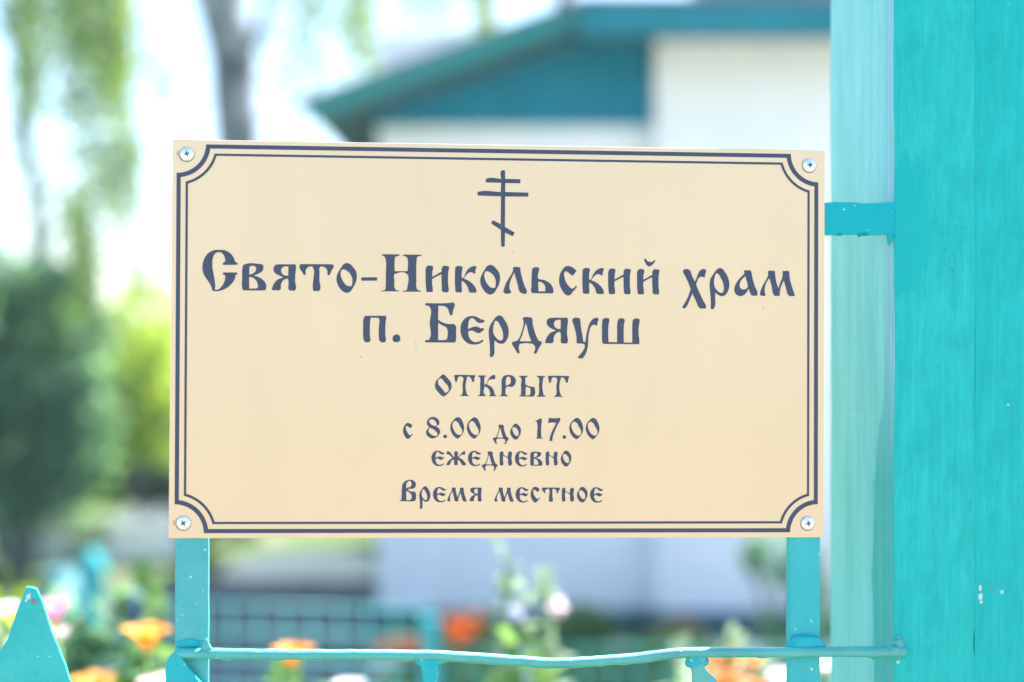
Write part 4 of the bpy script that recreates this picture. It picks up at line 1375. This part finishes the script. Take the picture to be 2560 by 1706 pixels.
F.append(tuple(range(sg))); F.append(tuple(range((len(rp) - 1) * sg, len(rp) * sg)))
mesh_obj('bent_rod', V, F, M['rod'], fence, True)


def lump(px, py, rx, rz, depth, mat, off=RO, nz=0.25, name='weld', seed=0):
    """a rounded weld bead thick with paint"""
    a, z = on_plane(px, py, off)
    s = 1.095 / FPX
    bm = bmesh.new()
    bmesh.ops.create_icosphere(bm, subdivisions=4, radius=1.0)
    for v_ in bm.verts:
        k = 1 + nz * mnoise.noise(v_.co * 1.7 + Vector((seed, 0, 0))) + nz * .4 * mnoise.noise(v_.co * 5 + Vector((seed, 2, 0)))
        v_.co = Vector((a + v_.co.x * rx * s * k, off + v_.co.y * depth * k, z + v_.co.z * rz * s * k))
    return bm_obj(name, bm, mat, fence, True)


lump(478, 1613, 40, 15, .0020, M['weld'], B0, .3, seed=1)
lump(2014, 1612, 46, 24, .0035, M['weld'], RO + .003, .2, seed=2)
lump(2246, 1622, 17, 26, .004, M['rod'], RO + .003, .2, seed=3)
lump(2230, 1628, 20, 15, .0045, M['rod'], RO, .2, seed=4)
lump(1075, 1652, 32, 20, .0042, M['weld'], RO + .001, .25, seed=5)
lump(1742, 1650, 30, 22, .0042, M['weld'], RO + .001, .3, seed=6)


def sheet(name, pix, y0, th, mat, jit=0.0008, bev=0.0012):
    """pointed sheet piece from a pixel outline, edges roughened"""
    pts = [Vector(on_plane(x, y, y0)) for x, y in pix]
    out = []
    n = len(pts)
    for i in range(n):
        a, b_ = pts[i], pts[(i + 1) % n]
        m = max(1, min(40, int((b_ - a).length / 0.004)))
        nrm = Vector((-(b_ - a).y, (b_ - a).x)).normalized()
        for k in range(m):
            p = a.lerp(b_, k / m)
            out.append(p + nrm * jit * mnoise.noise(Vector((p.x, p.y, 0)) * 150))
    o = prism(name, [(p.x, p.y) for p in out], y0, y0 + th, mat, fence)
    bm = bmesh.new(); bm.from_mesh(o.data)
    bmesh.ops.recalc_face_normals(bm, faces=bm.faces)
    es = [e_ for e_ in bm.edges if len(e_.link_faces) == 2 and e_.calc_face_angle(0) > 1.2]
    bmesh.ops.bevel(bm, geom=es, offset=bev, segments=2, affect='EDGES', profile=0.6, clamp_overlap=True)
    bmesh.ops.triangulate(bm, faces=[f_ for f_ in bm.faces if len(f_.verts) > 4])
    bm.to_mesh(o.data); bm.free()
    return o


sheet('weld', [(492, 1638), (503, 1620), (511, 1600), (518, 1596), (523, 1611), (532, 1626), (548, 1636), (520, 1642)], -.0055, .0045, M['rod'], .0006, .0014)
LOW = 5200   # far below the frame: near the ground at this distance
sheet('picket', [(64, 1468), (78, 1469), (90, 1473), (102, 1497), (114, 1533), (124, 1566), (143, 1614), (162, 1661), (176, 1706), (240, 1880), (240, LOW), (-95, LOW),
                 (-95, 1850), (-40, 1720), (0, 1628), (5, 1621), (18, 1597), (24, 1576), (36, 1545), (48, 1511), (60, 1483)], -0.004, .004, M['picket'], .0006, .0007)
sheet('picket', [(452, 1640), (436, 1630), (424, 1642), (414, 1656), (411, 1680), (413, 1715), (412, 1800), (412, LOW), (640, LOW), (640, 1960), (505, 1712), (486, 1690), (470, 1672), (461, 1655)],
      -0.0075, .006, M['weld'], .0012, .002)
sheet('picket', [(1046, 1650), (1100, 1650), (1094, 1668), (1094, 1690), (1090, 1720), (1100, 1800), (1150, 1950), (1150, LOW), (1000, LOW), (1000, 1950), (1052, 1800), (1060, 1712), (1054, 1690), (1056, 1674)],
      -0.0055, .0045, M['weld'], .0016, .0016)
sheet('picket', [(1722, 1642), (1768, 1642), (1757, 1660), (1762, 1668), (1778, 1686), (1797, 1708), (1900, 1850), (1900, LOW), (1731, LOW), (1731, 1720), (1732, 1690), (1728, 1662)],
      -0.0055, .005, M['rod'], .0012, .0014)
for px, py, rx, rz, sd in ((70, 1493, 5, 6, 1), (65, 1502, 3, 3, 2), (74, 1487, 3, 3, 3), (95, 1642, 2, 2, 4)):
    lump(px, py, rx, rz, .0004, M['fleck'], -0.0042, .5, 'paint_chip', sd)
lump(84, 1504, 6, 5, .0004, simple('bare_rusty_metal', (0.25, 0.22, 0.22), .7), -0.0042, .5, 'rust_spot', 8)
# lower rail near the ground
a0 = on_plane(-120, 853, 0)[0]; a1 = on_plane(2236, 853, 0)[0]
box('lower_rail', a0, a1, .002, .008, GZ + .18, GZ + .21, M['frame'], fence, .001)

# ------------------------------------------------------------------ big wooden gate post
PR = R(9.0)
fc = at(2236, 853, 1.1125)
gpst = empty('gate_post', (fc.x, fc.y, 0), PR, 'thick turquoise painted wooden gate post at the right side of the photo', 'post')
# local: x along the front face (right), y back, z up
w1 = at(2443, 853, 1.12).x - fc.x


CRZ = at(0, 1612, 1.12).z


def worn_board(name, x0, x1, y0, y1, z0, z1, mat, seed, ch=0.0022, chr_=0.0005):
    bm = bmesh.new()
    nz_, nx_ = 260, 8
    V = {}
    def P(i, j):   # ring around the board: front, right, back, left
        pass
    cs = []
    ring = [(x0 + ch, y0), (x0 + (x1 - x0) * .33, y0), (x0 + (x1 - x0) * .66, y0), (x1 - chr_, y0), (x1, y0 + chr_), (x1, y1), (x0, y1), (x0, y0 + (y1 - y0) * .6), (x0, y0 + (y1 - y0) * .3), (x0, y0 + ch * 2), (x0, y0 + ch), (x0 + ch * .3, y0 + ch * .3)]
    rows = []
    for i in range(nz_ + 1):
        z = z0 + (z1 - z0) * i / nz_
        row = []
        for (x, y) in ring:
            q = Vector((x * 30, y * 30, z * 9 + seed))
            dx = 0.0007 * mnoise.noise(q) + .0004 * mnoise.noise(Vector((x * 200, y * 200, z * 60 + seed)))
            dy = 0.0007 * mnoise.noise(q + Vector((5, 1, 0))) if min(abs(x - x0), abs(x - x1)) > .01 or seed == 0 and x < x0 + .01 else 0.0
            if seed == 0 and x > x1 - .003 and y < .01:
                dx = -max(0.0, 1 - abs(z - CRZ) / .011) ** .5 * .0012 - .0001 * (1 + mnoise.noise(Vector((0, 0, z * 40))))
            row.append(bm.verts.new((x + dx, y + dy, z)))
        rows.append(row)
    n = len(ring)
    for i in range(nz_):
        for k in range(n):
            k2 = (k + 1) % n
            bm.faces.new((rows[i][k], rows[i][k2], rows[i + 1][k2], rows[i + 1][k]))
    bm.faces.new(rows[-1]); bm.faces.new(rows[0][::-1])
    bmesh.ops.recalc_face_normals(bm, faces=bm.faces)
    o = bm_obj(name, bm, mat, gpst, True)
    o.data.set_sharp_from_angle(angle=R(40))
    return o


# each board keeps its own origin at crossbar height so the paint pattern sits where it should
def shift_origin(o, v):
    for q in o.data.vertices: q.co -= Vector(v)
    o.location = v


zc = at(0, 545, 1.105).z
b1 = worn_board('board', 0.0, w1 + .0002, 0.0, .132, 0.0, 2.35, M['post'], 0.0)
b2 = worn_board('board', w1 - .0002, w1 + .085, .0001, .132, 0.0, 2.35, M['post2'], 7.3, .0009, .002)
shift_origin(b1, (0.0, 0.0, zc - .19))
shift_origin(b2, (w1, 0.0, zc - .19))
capo = box('post_cap', -.012, w1 + .097, -.012, .145, 2.351, 2.39, M['post2'], gpst, .004)

for (px, py, rx, rz) in ((2450, 1470, 4, 8), (2451, 1491, 6, 9), (2452, 1505, 5, 4), (2504, 1480, 5, 5), (2246, 1596, 6, 3), (2245, 1655, 5, 4), (2520, 1012, 3, 3)):
    p = at(px, py, 1.115)
    q = gpst.matrix_basis.inverted() if False else None
    dxy = Vector((p.x - fc.x, p.y - fc.y))
    lx = (px - 1280) / FPX
    # point where the ray meets the front face
    cu_, su_ = math.cos(PR), math.sin(PR)
    tt = (fc.y * cu_ - fc.x * su_) / (cu_ - lx * su_)
    X, Y = lx * tt, tt
    u = (X - fc.x) * cu_ + (Y - fc.y) * su_
    z = CAMZ - (py - 853) / FPX * tt
    bm = bmesh.new()
    bmesh.ops.create_icosphere(bm, subdivisions=3, radius=1.0)
    s_ = tt / FPX
    for v_ in bm.verts:
        k = 1 + .35 * mnoise.noise(v_.co * 1.6 + Vector((px, 0, 0)))
        v_.co = Vector((u + v_.co.x * rx * s_ * k, v_.co.y * .0007 - .0003, z + v_.co.z * rz * s_ * k))
    bm_obj('paint_fleck', bm, M['fleck'], gpst, True)

hz = bpy.data.materials.new('thin_air')  # added volume that brightens the background darks, standing in for lens glare
hz.use_nodes = True
for n in list(hz.node_tree.nodes): hz.node_tree.nodes.remove(n)
ho = hz.node_tree.nodes.new('ShaderNodeOutputMaterial')
pv = hz.node_tree.nodes.new('ShaderNodeVolumePrincipled')
pv.inputs['Color'].default_value = (0.62, 0.88, 1.0, 1)
pv.inputs['Density'].default_value = 0.0022
pv.inputs['Anisotropy'].default_value = 0.0
hz.node_tree.links.new(pv.outputs[0], ho.inputs['Volume'])
o = box('glare_veil', -45, 45, -20, 45, -1, 9, hz)
tag(o, 'thin air volume added to lift the dark background, imitating lens glare', kind='stuff')

print('objects', len(bpy.data.objects))
